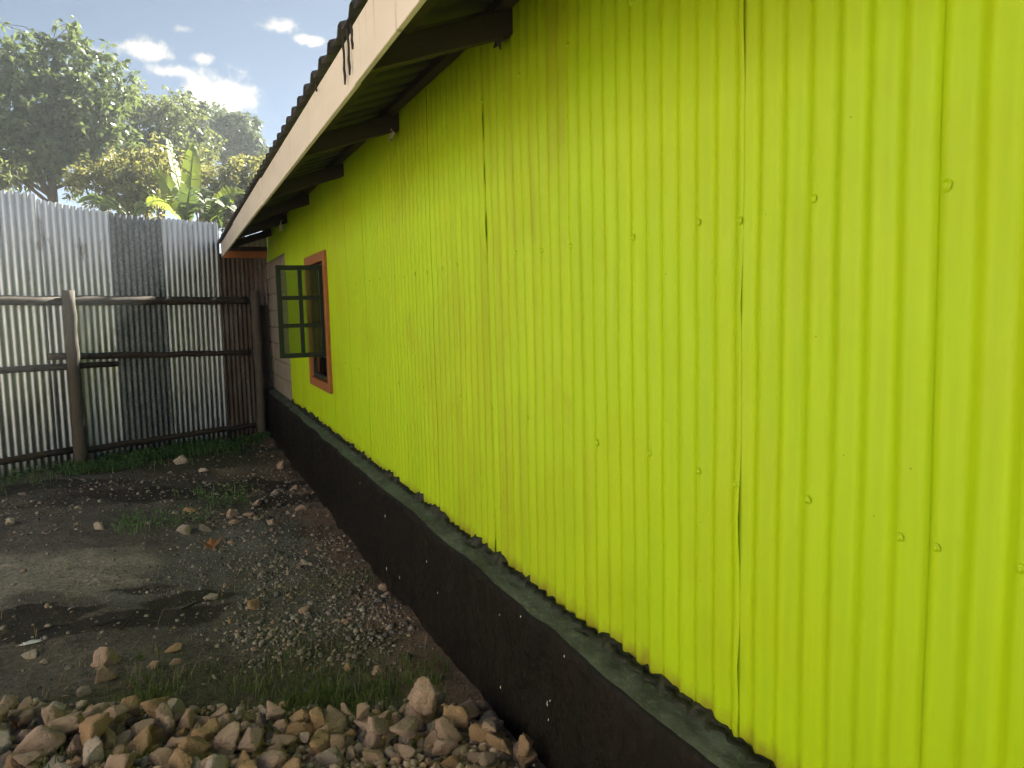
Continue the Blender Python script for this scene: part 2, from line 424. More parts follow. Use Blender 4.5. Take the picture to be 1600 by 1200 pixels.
def soil_color(x, y):
    c = np.empty((len(x), 3)); c[:] = (.150, .140, .126)
    def lay(w, col):
        w = np.clip(w, 0, 1)[:, None]; c[:] = c * (1 - w) + np.array(col) * w
    n = fbm(x * 1.7, y * 1.7, 21)
    lay(sstep(.40, .62, n) * .8, (.112, .104, .094))
    lay(sstep(.50, .62, fbm(x * 5, y * 6, 22)) * .5, (.175, .155, .130))
    lay(blob(x, y, -1.2, 5.8, 1.15, .62, 31) * .95, (.340, .315, .272))
    lay(blob(x, y, -1.6, 4.9, 1.0, .30, 32) * .7, (.25, .22, .18))
    lay(blob(x, y, .35, 5.75, .75, 1.0, 33) * .85, (.165, .170, .168))
    lay(blob(x, y, .55, 4.6, .6, .7, 34) * .6, (.140, .142, .134))
    lay(sstep(.72, .95, x + (fbm(x * 3, y * 3, 35) - .5) * .5) * .8, (.215, .155, .112))
    lay(blob(x, y, -.3, 8.4, 1.6, .65, 39, 1.2) * .75, (.075, .068, .060))
    lay(blob(x, y, .62, 8.6, .35, 1.0, 45, .9) * .6, (.26, .20, .15))
    lay(blob(x, y, -.2, 10.0, 2.2, .75, 40, .7) * .8, (.070, .074, .044))
    lay(blob(x, y, .25, 3.72, 1.1, .30, 42, .8) * .7, (.090, .092, .052))
    lay(sstep(.05, -.25, y - pile_edge(x)) * .9, (.32, .25, .19))
    far = sstep(3.0, 6.0, np.maximum(-x - 1.5, 0))
    lay(np.maximum(far, sstep(14, 24, np.hypot(x, y))), (.34, .26, .18))
    return c
def char_mask(x, y):
    m_ = np.maximum.reduce([blob(x, y, -.75, 5.05, .80, .17, 36, 1.2), blob(x, y, -.40, 4.80, .66, .18, 37, 1.2), blob(x, y, -.25, 5.35, .35, .16, 41, 1.1) * .8,
        blob(x, y, .80, 7.5, .34, .75, 38, 1.0), blob(x, y, -.2, 8.2, 1.3, .35, 43, 1.3) * .75, blob(x, y, -1.3, 8.9, .9, .3, 44, 1.2) * .7, .40 * sstep(.52, .7, fbm(x * 2.6, y * 3.4, 46)) * (y < 11)])
    return np.stack([m_, m_, m_], 1) * .92
def ground():
    xs = np.concatenate([[-600, -300, -150, -80, -40, -20, -12, -8, -6, -5, -4.2, -3.6], np.arange(-3.2, 1.30, .035), [1.5, 2, 3, 5, 8, 14, 30, 80, 200, 400, 600]])
    ys = np.concatenate([[-600, -300, -150, -60, -25, -12, -6, -3, -1.5, -.5, .2, .8, 1.3], np.arange(1.6, 11.9, .035), [12.2, 12.8, 13.6, 15, 17, 20, 26, 40, 80, 200, 400, 600]])
    X, Y = np.meshgrid(xs, ys); x, y = X.ravel(), Y.ravel()
    z = gz(x, y)
    z = np.where((np.abs(x) > 60) | (np.abs(y) > 60), -.1, z)
    nx, ny = len(xs), len(ys)
    i = np.arange(nx * ny).reshape(ny, nx)
    f = np.stack([i[:-1, :-1], i[:-1, 1:], i[1:, 1:], i[1:, :-1]], -1).reshape(-1, 4)
    me = mesh('ground', np.stack([x, y, z], 1), f, M['soil'], True)
    vcol(me, 'soil', soil_color(x, y)); vcol(me, 'char', char_mask(x, y))
    tag(obj('ground', me), kind='structure')
ground()

# ------------------------------------------------------------------ green house
WX = 1.23; END = 11.65
PITCH = .0762; AMP = .0072
house = thing('iron_clad_house', 'lime green corrugated iron house with black plinth, cream eave board and orange trimmed window', 'house', (WX, 5, 0))
def wallx(y): return WX - AMP * np.cos(2 * np.pi * (np.asarray(y) - .02) / PITCH)
SEAMS = [-2.25, -1.45, -.65, .15, .953, 1.458, 2.272, 3.06, 3.84, 4.63, 5.43, 6.05, 6.80, 7.48, 8.30, 8.98, 9.65]
HOLE = (6.99, 7.95, .985, 2.105)
LIFT = {1.458: [(2.30, .16, .006), (1.66, .05, .005), (1.12, .16, .007), (.74, .10, .007), (.60, .05, .005)],
        3.06: [(2.42, .09, .005), (2.20, .06, .005), (1.98, .10, .006), (.60, .06, .006)]}
def wall_sheet(k, y0, y1, z0, z1):
    seg = 12 if y0 < 3 else 8
    ys = np.arange(y0, y1 + .026, PITCH / seg)
    zs = np.linspace(z0, z1, 44 if -.7 < y0 < 4 else 16)
    hole = y1 > HOLE[0] and y0 < HOLE[1] and z0 < 1
    if hole:
        ys = np.unique(np.concatenate([ys[(np.abs(ys - HOLE[0]) > .005) & (np.abs(ys - HOLE[1]) > .005)], [v for v in HOLE[:2] if y0 < v < y1]]))
        zs = np.unique(np.concatenate([zs[(np.abs(zs - HOLE[2]) > .03) & (np.abs(zs - HOLE[3]) > .03)], HOLE[2:]]))
    Y, Z = np.meshgrid(ys, zs)
    ph = .12 * (vnoise(Z * 1.3, Y * .6, 4) - .5) * .05
    X = wallx(Y + ph)
    X = X + (fbm(Y * 1.5, Z * 1.3, 50, 3) - .5) * .016 + (fbm(Y * 7, Z * 3, 77, 3) - .5) * .004
    X = X + (fbm(Y * .3 , Z * .2, 5, 2) - .5) * .02
    near = np.exp(-np.maximum(Y - y0, 0) / .045); far = np.exp(-np.maximum(y1 + .026 - Y, 0) / .05)
    lf = .0007 + sum(a * np.exp(-((Z - c) / (w * .6)) ** 2) for c, w, a in LIFT.get(y0, []))
    X = X - near * lf
    lf2 = sum(a * np.exp(-((Z - c) / (w * .6)) ** 2) for c, w, a in LIFT.get(y1, []))
    X = X + far * (.0004 + np.asarray(lf2) * .5)
    n, mm = len(zs), len(ys)
    i = np.arange(n * mm).reshape(n, mm)
    f = np.stack([i[:-1, :-1], i[1:, :-1], i[1:, 1:], i[:-1, 1:]], -1)
    if hole:
        yc = (ys[:-1] + ys[1:]) / 2; zc = (zs[:-1] + zs[1:]) / 2
        inh = ((yc > HOLE[0]) & (yc < HOLE[1]))[None, :] & ((zc > HOLE[2]) & (zc < HOLE[3]))[:, None]
        f = f[~inh]
    return obj('wall_sheet', mesh('wall_sheet', np.stack([X, Y, Z], -1).reshape(-1, 3), f.reshape(-1, 4), M['lime'], True), house)
sheets = []
for k, (a, b) in enumerate(zip(SEAMS[:-1], SEAMS[1:])):
    sheets.append((a, b, wall_sheet(k, a, b, .545 - .004 * (k % 3), 2.80)))
for k, (a, b) in enumerate([(9.652, 10.5), (10.5, END)]):
    wall_sheet(40 + k, a, b, 2.36, 2.80)
# domed roofing nails
def nail_mesh():
    prof = [(.0125, 0), (.0122, .0022), (.0095, .0034), (.0072, .0040), (.0068, .0062), (.0045, .0082), (0, .0088)]
    n = 14; V, F = [], []
    for r, h in prof[:-1]:
        for k in range(n): V.append((-h, r * math.cos(2 * math.pi * k / n), r * math.sin(2 * math.pi * k / n)))
    V.append((-prof[-1][1], 0, 0))
    for j in range(len(prof) - 2):
        for k in range(n): F.append((j * n + k, j * n + (k + 1) % n, (j + 1) * n + (k + 1) % n, (j + 1) * n + k))
    o = (len(prof) - 2) * n
    for k in range(n): F.append((o + k, o + (k + 1) % n, len(V) - 1))
    return mesh('roofing_nail', V, F, M['screw'], True)
NAIL = nail_mesh()
UPR = [.345, .60, .913, .962, 1.262, 1.478, 1.625, 1.925, 2.3, 2.526, 2.761, 3.073, 3.423, 3.659, 3.915, 4.129, 4.351, 4.608, 4.98, 5.3, 5.72, 6.1, 6.5]
LOW = [.50, .789, .94, 1.035, 1.259, 1.473, 1.639, 1.859, 2.136, 2.694, 3.068, 3.453, 4.084, 4.6, 5.1, 5.7, 6.3]
TOPR = [.8, 1.1, 1.48, 1.9, 2.3, 2.7, 3.07, 3.5, 4.0]
for row, zc in ((UPR, 1.846), (LOW, 1.21), (TOPR, 2.50)):
    for y in row:
        yc = .02 + round((y - .02) / PITCH + .5) * PITCH - PITCH / 2
        yc = .02 + round((y - .02) / PITCH) * PITCH      # on the crest of the nearest rib
        sh = next((s for s in sheets if s[0] <= yc < s[1]), sheets[-1])
        zz = zc + random.uniform(-.012, .012)
        mesh_ = sh[2].data
        co = np.empty(len(mesh_.vertices) * 3, np.float32); mesh_.vertices.foreach_get('co', co); co = co.reshape(-1, 3)
        q = co[np.argmin((co[:, 1] - yc) ** 2 + ((co[:, 2] - zz) * .3) ** 2)]
        o = obj('roofing_nail', NAIL, sh[2], (float(q[0]) - .0006, yc, zz))
        o.rotation_euler = (random.uniform(0, 6), random.uniform(-.2, .2), random.uniform(-.22, .22))
        s_ = random.uniform(.72, .95); o.scale = (s_ * .8, s_, s_)

# plinth, ledge and the black mortar fillet at the foot of the sheets
def strip(name, prof_fn, ys, mat, smooth=True):
    P = np.array([prof_fn(y) for y in ys]); n, k = P.shape[0], P.shape[1]
    i = np.arange(n * k).reshape(n, k)
    f = np.stack([i[:-1, :-1], i[:-1, 1:], i[1:, 1:], i[1:, :-1]], -1).reshape(-1, 4)
    return obj(name, mesh(name, P.reshape(-1, 3), f, mat, smooth), house)
def edge_pt(y): return 1.130 + (float(fbm(y * 3.0, 1.5, 61, 6)) - .5) * .040, .520 + (float(fbm(y * 3.5, 7.7, 62, 6)) - .5) * .034
ysP = np.concatenate([np.arange(-2.3, .4, .15), np.arange(.4, 4, .02), np.arange(4, END + .01, .05)])
def ledge_prof(y):
    ex, ez = edge_pt(y); out = []
    for t in np.linspace(0, 1, 9):
        x = 1.262 + (ex - 1.262) * t; z = .556 + (ez - .556) * t ** 1.3
        z += (float(fbm(y * 10, t * 6, 63, 6)) - .5) * .030 * (1 - abs(2 * t - 1) ** 3)
        out.append((x, y, z))
    return out
def face_prof(y):
    ex, ez = edge_pt(y); out = [(ex, y, ez), (ex - .006, y, ez - .004), (ex - .011, y, ez - .014)]
    for z in np.linspace(ez - .05, -.5, 14):
        out.append((ex - .013 - (float(fbm(y * 1.3, z * 2.5, 64)) - .5) * .014 - (float(fbm(y * 12, z * 12, 65)) - .5) * .005, y, z))
    return out
strip('ledge', ledge_prof, ysP, M['ledge'])
strip('plinth', face_prof, ysP, M['bitumen'])
def fillet_prof(y):
    h = .550 + .10 * max(0, float(fbm(y * 9, .3, 66, 4)) - .40) + .013 * float(vnoise(y * 55, 2, 67)) * (.4 + float(vnoise(y * 5, 9, 69)))
    x = float(wallx(y)); b = .006 * float(vnoise(y * 40, 8, 68))
    return [(x + .004, y, h), (x - .005 - b, y, h - .003), (x - .011 - b, y, h - .012), (x - .016 - b, y, .560), (x - .026 - b, y, .543)]
strip('mortar_fillet', fillet_prof, np.concatenate([np.arange(.3, 4, .006), np.arange(4, 9.66, .012)]), M['fillet'])
# splashes of white paint down the plinth
def drips():
    parts = []
    for _ in range(15):
        y = random.choice([random.uniform(1.9, 2.9), random.uniform(1.6, 5.5), random.gauss(2.45, .12)]); z = random.uniform(-.05, .5)
        w, h = random.uniform(.001, .0028), random.uniform(.003, .016)
        fx = min(p[0] for p in face_prof(y)) - .001
        fx = np.interp(-z, [-p[2] for p in face_prof(y)], [p[0] for p in face_prof(y)]) - .0015
        c = [(fx, y - w, z + h * .6), (fx, y + w, z + h * .7), (fx, y + w * 1.2, z - h * .3), (fx, y, z - h), (fx, y - w * 1.1, z - h * .35), (fx - .003, y, z - h * .2)]
        parts.append((c, [(0, 1, 5), (1, 2, 5), (2, 3, 5), (3, 4, 5), (4, 0, 5)]))
    o = obj('paint_drips', mesh('paint_drips', *join(parts), M['drip']), house); o['kind'] = 'stuff'
drips()

# stone pier at the rear corner, with recessed joints
obj('mortar_core', mesh('mortar_core', *box(1.228, 1.40, 9.655, END - .004, .45, 2.352), M['mortar']), house)
zc = .56; row = 0
while zc < 2.30:
    h = min(.215, 2.345 - zc); y = 9.655; first = True
    while y < END - .02:
        w = .40 if not (first and row % 2) else .21
        y2 = min(y + w, END); 
        if END - y2 < .1: y2 = END
        d = random.uniform(-.004, .004)
        bevel(obj('stone_block', mesh('stone_block', *box(1.217 + d, 1.39, y + .006, y2 - .006, zc + .006, zc + h - .006), M['block']), house), .008)
        y = y2; first = False
    zc += .222; row += 1

# window: orange trim, fixed light below, casement standing open
def frame(y0, y1, z0, z1, w, x0, x1):
    return join([box(x0, x1, y0, y1, z0, z0 + w), box(x0, x1, y0, y1, z1 - w, z1), box(x0, x1, y0, y0 + w, z0 + w, z1 - w), box(x0, x1, y1 - w, y1, z0 + w, z1 - w)])
trim = bevel(obj('window_trim', mesh('window_trim', *frame(6.908, 8.032, .908, 2.180, .086, 1.205, 1.29), M['orange']), house), .004)
wf = bevel(obj('window_frame', mesh('window_frame', *join([frame(6.992, 7.944, 1.002, 2.083, .035, 1.235, 1.275), box(1.235, 1.275, 7.03, 7.906, 1.215, 1.24), box(1.235, 1.275, 7.455, 7.485, 1.24, 2.048)]), M['casement']), house), .003)
obj('pane', mesh('pane', *box(1.252, 1.256, 7.028, 7.908, 1.038, 1.214), M['glass']), wf)
obj('pane', mesh('pane', *box(1.252, 1.256, 7.487, 7.908, 1.242, 2.046), M['glass']), wf)
CW, CZ0, CZ1 = .415, 1.238, 2.055
cy = 7.045
cparts = []
t = .042
cparts += [box(1.225 - CW, 1.225, cy - .014, cy + .014, CZ0, CZ0 + t), box(1.225 - CW, 1.225, cy - .014, cy + .014, CZ1 - t, CZ1),
           box(1.225 - CW, 1.225 - CW + t, cy - .014, cy + .014, CZ0 + t, CZ1 - t), box(1.225 - .046, 1.225, cy - .014, cy + .014, CZ0 + t, CZ1 - t)]
cm = 1.225 - CW / 2 - .004
cparts.append(box(cm - .018, cm + .018, cy - .012, cy + .012, CZ0 + t, CZ1 - t))
zr = [CZ0 + t + (CZ1 - CZ0 - 2 * t) * q / 3 for q in (1, 2)]
for z in zr:
    cparts.append(box(1.225 - CW + t, cm - .018, cy - .011, cy + .011, z - .019, z + .019))
    cparts.append(box(cm + .018, 1.225 - .046, cy - .011, cy + .011, z - .019, z + .019))
case = bevel(obj('casement', mesh('casement', *join(cparts), M['casement']), house), .002)
zb = [CZ0 + t] + zr + [CZ1 - t]
for a, b in ((1.225 - CW + t, cm - .018), (cm + .018, 1.225 - .046)):
    for k in range(3):
        z0 = zb[k] + (.020 if k else .001); z1 = zb[k + 1] - (.020 if k < 2 else .001)
        obj('pane', mesh('pane', *box(a + .001, b - .001, cy - .002, cy + .002, z0, z1), M['glass']), case)
for z in (CZ0 + .12, CZ1 - .12):
    obj('hinge', mesh('hinge', *tube([(1.226, cy - .018, z - .03), (1.226, cy - .018, z + .03)], .007, 8), M['casement']), case)
    obj('hinge_bracket', mesh('hinge_bracket', *box(1.224, 1.24, cy - .02, cy - .002, z - .02, z + .02), M['casement']), case)

obj('casement_stay', mesh('casement_stay', *tube([(1.235, cy + .30, CZ0 - .005), (1.10, cy + .12, CZ0 + .004), (1.02, cy + .012, CZ0 + .006)], .005, 6), M['casement']), house)

# rest of the shell
RX, EAVE = 5.2, .565
def rz(x): return 2.585 + (min(x, 2 * RX - x) - EAVE) * .335
def gable(y0, y1, opening=None):
    bx = 9.17
    if not opening:
        v = [(WX + .03, y0, .3), (bx, y0, .3), (bx, y0, rz(bx) - .03), (RX, y0, rz(RX) - .03), (WX + .03, y0, rz(WX) - .05)]
        v += [(x, y1, z) for x, _, z in v]
        return v, [(0, 1, 2, 3, 4), (9, 8, 7, 6, 5), (0, 5, 6, 1), (1, 6, 7, 2), (2, 7, 8, 3), (3, 8, 9, 4), (4, 9, 5, 0)]
    a, b, c, d = opening
    ps = [box(WX + .03, a, y0, y1, .3, rz(WX) - .06), box(a, b, y0, y1, .3, c), box(a, b, y0, y1, d, rz(WX) - .06), box(b, bx, y0, y1, .3, rz(WX) - .06)]
    v = [(WX + .03, y0, rz(WX) - .06), (bx, y0, rz(WX) - .06), (RX, y0, rz(RX) - .03)]; v += [(x, y1, z) for x, _, z in v]
    ps.append((v, [(0, 1, 2), (5, 4, 3), (0, 3, 4, 1), (1, 4, 5, 2), (2, 5, 3, 0)]))
    return join(ps)
obj('rear_wall', mesh('rear_wall', *gable(END - .15, END, (1.72, 2.6, 1.5, 2.42)), M['inside']), house)
obj('front_wall', mesh('front_wall', *gable(-2.28, -2.13), M['inside']), house)
obj('side_wall', mesh('side_wall', *box(9.17, 9.3, -2.28, END, .3, 2.55), M['inside']), house)
obj('floor_slab', mesh('floor_slab', *box(WX + .05, 9.2, -2.2, END - .1, -.3, .5), M['inside']), house)
obj('inner_lining', mesh('inner_lining', *join([box(1.30, 1.32, -2.1, 6.9, .5, 2.7), box(1.30, 1.32, 8.05, END - .15, .5, 2.7), box(1.30, 1.32, 6.9, 8.05, .5, .90), box(1.30, 1.32, 6.9, 8.05, 2.2, 2.7)]), M['inside']), house)

# roof sheets (box profile ribs) on timber rafters
def roof_sheet(y0, side):
    P = .195; prof = []
    for k in range(4):
        b = k * P
        prof += [(b, 0), (b + .105, 0), (b + .128, .032), (b + .165, .032), (b + .188, 0)]
    prof.append((4 * P + .03, 0))
    V, F = [], []
    xs = [EAVE, 1.3, 2.2, 3.5, RX] if side > 0 else [2 * RX - EAVE, 8, 6.5, RX]
    for x in xs:
        for y, h in prof: V.append((x, y0 + y, rz(x) + h + (.0015 if side > 0 else 0)))
    n = len(prof)
    for j in range(len(xs) - 1):
        for k in range(n - 1):
            q = (j * n + k, (j + 1) * n + k, (j + 1) * n + k + 1, j * n + k + 1)
            F.append(q if side > 0 else q[::-1])
    return V, F
def roof():
    y = -2.69; k = 0
    while y < END - .5:
        for side in (1, -1):
            v, f = roof_sheet(y, side)
            v = [(p[0], p[1], p[2] + (.0016 * (k % 2))) for p in v]
            o = obj('roof_sheet', mesh('roof_sheet', v, f, M['roof']), house)
            sol = o.modifiers.new('thickness', 'SOLIDIFY'); sol.thickness = .0022; sol.offset = 1
        y += .78; k += 1
    obj('ridge_cap', mesh('ridge_cap', [(RX - .2, -2.7, rz(RX) - .02), (RX, -2.7, rz(RX) + .06), (RX + .2, -2.7, rz(RX) - .02), (RX - .2, END + .1, rz(RX) - .02), (RX, END + .1, rz(RX) + .06), (RX + .2, END + .1, rz(RX) - .02)], [(0, 3, 4, 1), (1, 4, 5, 2)], M['roof']), house)
roof()
def beam(p, q, w, h):
    p, q = Vector(p), Vector(q); s = Vector((0, 1, 0)) * (w / 2); d = Vector((0, 0, h))
    v = [p - s - d, p + s - d, p + s, p - s, q - s - d, q + s - d, q + s, q - s]
    return v, [(0, 1, 2, 3), (7, 6, 5, 4), (0, 4, 5, 1), (1, 5, 6, 2), (2, 6, 7, 3), (3, 7, 4, 0)]
RAFT = [-2.05, -.50, 1.13, 2.78, 4.40, 6.03, 7.66, 9.3, 10.9]
for y in RAFT:
    j = random.uniform(-.02, .02)
    bevel(obj('rafter', mesh('rafter', *beam((.626, y + j, rz(.626) - .042), (RX, y, rz(RX) - .05), .05, .095), M['timber']), house), .004)
for x in (.80, 1.18, 2.2, 3.2, 4.2):
    obj('purlin', mesh('purlin', *box(x - .025, x + .025, -2.65, END - .3, rz(x) - .041, rz(x) - .003), M['timber']), house)
FJ = [-2.69, -1.0, 2.62, 5.66, 8.55, 11.10]
for k, (a, b) in enumerate(zip(FJ[:-1], FJ[1:])):
    d = (k % 2) * .008; zt = -.006 * (k % 2)
    bevel(obj('fascia_board', mesh('fascia_board', *box(.592 - d, .610 - d, a + .002, b - .002 + (.02 if k % 2 == 0 and k < 4 else 0), 2.397 + zt, 2.576), M['fascia']), house), .003)
# tar runs from the roof down the fascia
def tar():
    ps = []
    for y, l in ((2.66, .15), (2.60, .085), (2.74, .16), (2.36, .05), (3.3, .04)):
        xf = .590 if y < 2.6 or y > 5.6 else .582
        pts = [(xf - .001, y + .004 * math.sin(q * 2.1), 2.585 - l * q / 6) for q in range(7)]
        obj('tar_run', mesh('tar_run', *tube(pts, [.006, .005, .004, .0045, .004, .0055, .003], 6, .2), M['char']), house)
tar()
# boarded rear end of the eave
bevel(obj('rear_eave_board', mesh('rear_eave_board', *box(.63, 1.205, 11.30, 11.325, 2.402, 2.497), M['orange']), house), .003)
obj('rear_eave_beam', mesh('rear_eave_beam', *box(.70, 1.215, 11.36, 11.42, 2.47, 2.56), M['timber']), house)
v = []
for k in range(26):
    x = .72 + .5 * k / 25; yy = 11.39 + .008 * math.cos(2 * math.pi * x / PITCH)
    v += [(x, yy, 2.555), (x, yy, max(2.556, rz(x) - .012))]
obj('rear_eave_sheet', mesh('rear_eave_sheet', v, [(2 * k, 2 * k + 2, 2 * k + 3, 2 * k + 1) for k in range(25)], M['pale'], True), house)

# crumpled scraps of foam stuck at the rafter ends
def crumple(c, s, seed, n=5):
    r_ = np.random.default_rng(seed); V, F = [], []
    for i in range(n):
        for j in range(n):
            V.append((c[0] + s[0] * (r_.uniform(-.5, .5) * .7), c[1] + s[1] * (i / (n - 1) - .5 + r_.uniform(-.1, .1)), c[2] + s[2] * (j / (n - 1) - .5 + r_.uniform(-.12, .12))))
    for i in range(n - 1):
        for j in range(n - 1): F.append((i * n + j, (i + 1) * n + j, (i + 1) * n + j + 1, i * n + j + 1))
    return V, F
for c, s, lb in (((1.16, 9.28, 2.635), (.05, .12, .10), 'crumpled pale foam scrap stuck under the eave at the far rafter'),
                 ((1.19, 4.42, 2.66), (.04, .07, .09), 'small grey foam scrap at the wall end of the middle rafter'),
                 ((1.19, 2.80, 2.70), (.04, .08, .12), 'torn dark scrap hanging where the nearest rafter meets the wall')):
    o = obj('foam_scrap', mesh('foam_scrap', *crumple(c, s, int(c[1] * 10)), M['foam'] if c[1] > 4 else M['timber'], True))
    so_ = o.modifiers.new('thickness', 'SOLIDIFY'); so_.thickness = .006
    tag(o, lb, 'scrap')

# ------------------------------------------------------------------ corrugated iron fence
F0 = Vector((-1.75, 9.70, 0)); FD = Vector((2.24, 1.54, 0)).normalized(); FN = Vector((FD.y, -FD.x, 0))   # FN points to the yard
fence = thing('corrugated_iron_fence', 'tall fence of grey corrugated iron sheets nailed to rough poles across the yard end', 'fence', F0)
def fp(s, off, z): return F0 + FD * s + FN * off + Vector((0, 0, z))
def fence_sheet(s0, s1, zb, t0, t1, mat, off, lean=0.0, seed=0, seg=8):
    ss = np.arange(s0, s1 + .001, PITCH / seg); zn = np.linspace(0, 1, 14)
    V = []
    for q in zn:
        for s in ss:
            top = t0 + (t1 - t0) * (s - s0) / (s1 - s0); z = zb + (top - zb) * q
            z += (.010 * math.sin(s * 90 + seed) if q in (0, 1) else 0)
            o = off + .0105 * math.cos(2 * math.pi * s / PITCH + seed) + .014 * (float(vnoise(s * 2.0, z * 1.1, 90 + seed)) - .5)
            V.append(fp(s + lean * (z - 1.5), o, z))
    n, k = len(zn), len(ss); i = np.arange(n * k).reshape(n, k)
    f = np.stack([i[:-1, :-1], i[:-1, 1:], i[1:, 1:], i[1:, :-1]], -1).reshape(-1, 4)
    return obj('iron_sheet', mesh('iron_sheet', np.array([tuple(p) for p in V]), f, M[mat], True), fence)
fence_sheet(-3.56, -2.70, -.08, 3.02, 3.03, 'galv_dull', .002, 0, 1)
fence_sheet(-2.76, -1.92, -.06, 3.03, 3.02, 'galv_bright', -.002, 0, 2)
fence_sheet(-1.98, -1.14, -.06, 3.02, 3.02, 'galv_bright', .002, 0, 3)
fence_sheet(-1.20, -.34, -.05, 3.02, 3.01, 'galv_dull', -.002, 0, 4)
fence_sheet(-.40, .50, -.06, 3.025, 2.995, 'galv_bright', .004, .004, 0)
fence_sheet(.44, 1.33, -.10, 2.955, 2.875, 'galv_bright', -.003, .004, 1)
fence_sheet(1.28, 1.99, -.10, 2.875, 2.85, 'galv_dull', .002, .004, 2)
fence_sheet(1.96, 2.83, -.14, 2.865, 2.875, 'galv_bright', -.001, .010, 3)
fence_sheet(2.78, 3.66, -.15, 2.47, 2.45, 'galv_rusty', -.008, .0, 0)
def pole(name, pts, r0, r1, mat, seed=0, n=10, wob=.006):
    r_ = np.random.default_rng(seed); P = []; K = 16
    a, b = Vector(pts[0]), Vector(pts[1])
    for k in range(K + 1):
        w = r_.uniform(-1, 1, 3) * wob * (0.3 if k in (0, K) else 1)
        P.append(a.lerp(b, k / K) + Vector(w))
    rad = [(r0 + (r1 - r0) * k / K) * r_.uniform(.93, 1.07) for k in range(K + 1)]
    return obj(name, mesh(name, *tube(P, rad, n, .05, True, seed), M[mat], True), fence)
for s, tp, r, sd_ in ((-2.6, 1.98, .065, 1), (.665, 1.945, .067, 2), (3.24, 1.955, .060, 3)):
    pole('post', (fp(s - .015, .175, -.35), fp(s, .165, tp)), r * 1.06, r, 'post', sd_, 12, .006)
pole('rail', (fp(-3.6, .065, 1.86), fp(.62, .06, 1.835)), .052, .056, 'rail', 11)
pole('rail', (fp(.58, .055, 1.835), fp(3.18, .06, 1.815)), .056, .050, 'rail', 12)
pole('rail', (fp(-3.6, .06, 1.20), fp(1.24, .058, 1.072)), .042, .034, 'rail', 13)
pole('rail', (fp(.46, .058, 1.212), fp(3.16, .055, 1.085)), .040, .034, 'rail', 14)
pole('rail', (fp(-3.6, .055, .16), fp(.66, .055, .125)), .040, .040, 'rail', 15, 6)
pole('rail', (fp(.68, .055, .105), fp(3.3, .055, .045)), .040, .036, 'rail', 16, 6)
v, f = box(0, 1, 0, 1, 0, 1)
bp = [fp(3.36 + .27 * x, .035 + .03 * y, -.25 + 2.0 * z) for x, y, z in v]
bevel(obj('plank', mesh('plank', bp, f, M['rail']), fence), .004)

# ------------------------------------------------------------------ unseen cream house inferred from fence rib strips, made tall to bounce sunlight in
def bounce_house():
    a = Mat('cream_plaster'); c = a.mix(a.ramp(a.noise(2.5, 6, .65), [(.35, 0), (.75, 1)]), (.72, .64, .50), (.62, .54, .42))
    c = a.mix(a.ramp(a.noise(9, 5, .6, (1, 1, .2)), [(.62, 0), (.8, .4)]), c, (.40, .33, .25)); a.set(c, .9); a.bump(a.noise(60, 5), .3, .004)
    X = NX; y0, y1, h = -9.5, 5.6, 3.3
    t = thing('bounce_plastered_house', 'unseen cream plastered house across the yard, added to bounce sunlight', 'house', (X, 1.5, 0))
    h = 5.6
    op = [(-8.0, -6.8), (-4.6, -3.4), (-.9, .3), (2.8, 4.0)]; parts = []; y = y0
    for a0, b0 in op:
        parts += [box(X - .2, X, y, a0, -.3, h), box(X - .2, X, a0, b0, -.3, 1.0), box(X - .2, X, a0, b0, 2.2, 3.7), box(X - .2, X, a0, b0, 4.9, h)]; y = b0
    parts.append(box(X - .2, X, y, y1, -.3, h))
    parts += [box(X - 6, X - .2, y0, y0 + .2, -.3, h), box(X - 6, X - .2, y1 - .2, y1, -.3, h), box(X - 6.2, X - 6, y0, y1, -.3, h)]
    obj('wall', mesh('wall', *join(parts), a.m), t)
    for a0, b0 in op:
        for z0 in (1.0, 3.7):
            f = bevel(obj('window', mesh('window', *join([box(X - .12, X - .06, a0, b0, z0, z0 + .06), box(X - .12, X - .06, a0, b0, z0 + 1.14, z0 + 1.2), box(X - .12, X - .06, a0, a0 + .06, z0 + .06, z0 + 1.14), box(X - .12, X - .06, b0 - .06, b0, z0 + .06, z0 + 1.14), box(X - .115, X - .065, (a0 + b0) / 2 - .025, (a0 + b0) / 2 + .025, z0 + .06, z0 + 1.14)]), M['casement']), t), .003)
            obj('pane', mesh('pane', *box(X - .095, X - .09, a0 + .06, (a0 + b0) / 2 - .025, z0 + .06, z0 + 1.14), M['glass']), f)
            obj('pane', mesh('pane', *box(X - .095, X - .09, (a0 + b0) / 2 + .025, b0 - .06, z0 + .06, z0 + 1.14), M['glass']), f)
    v = []
    for yy in np.arange(y0 - .4, y1 + .4, .05):
        dz = .018 * math.cos(2 * math.pi * yy / .2)
        v += [(X + .12, yy, h - .02 + dz), (X - 3.1, yy, h + 1.05 + dz), (X - 6.4, yy, h - .04 + dz)]
    n = len(v) // 3
    obj('roof', mesh('roof', v, [(3 * k + j, 3 * k + j + 3, 3 * k + j + 4, 3 * k + j + 1) for k in range(n - 1) for j in (0, 1)], M['roof'], True), t)
NX = -6.8
bounce_house()

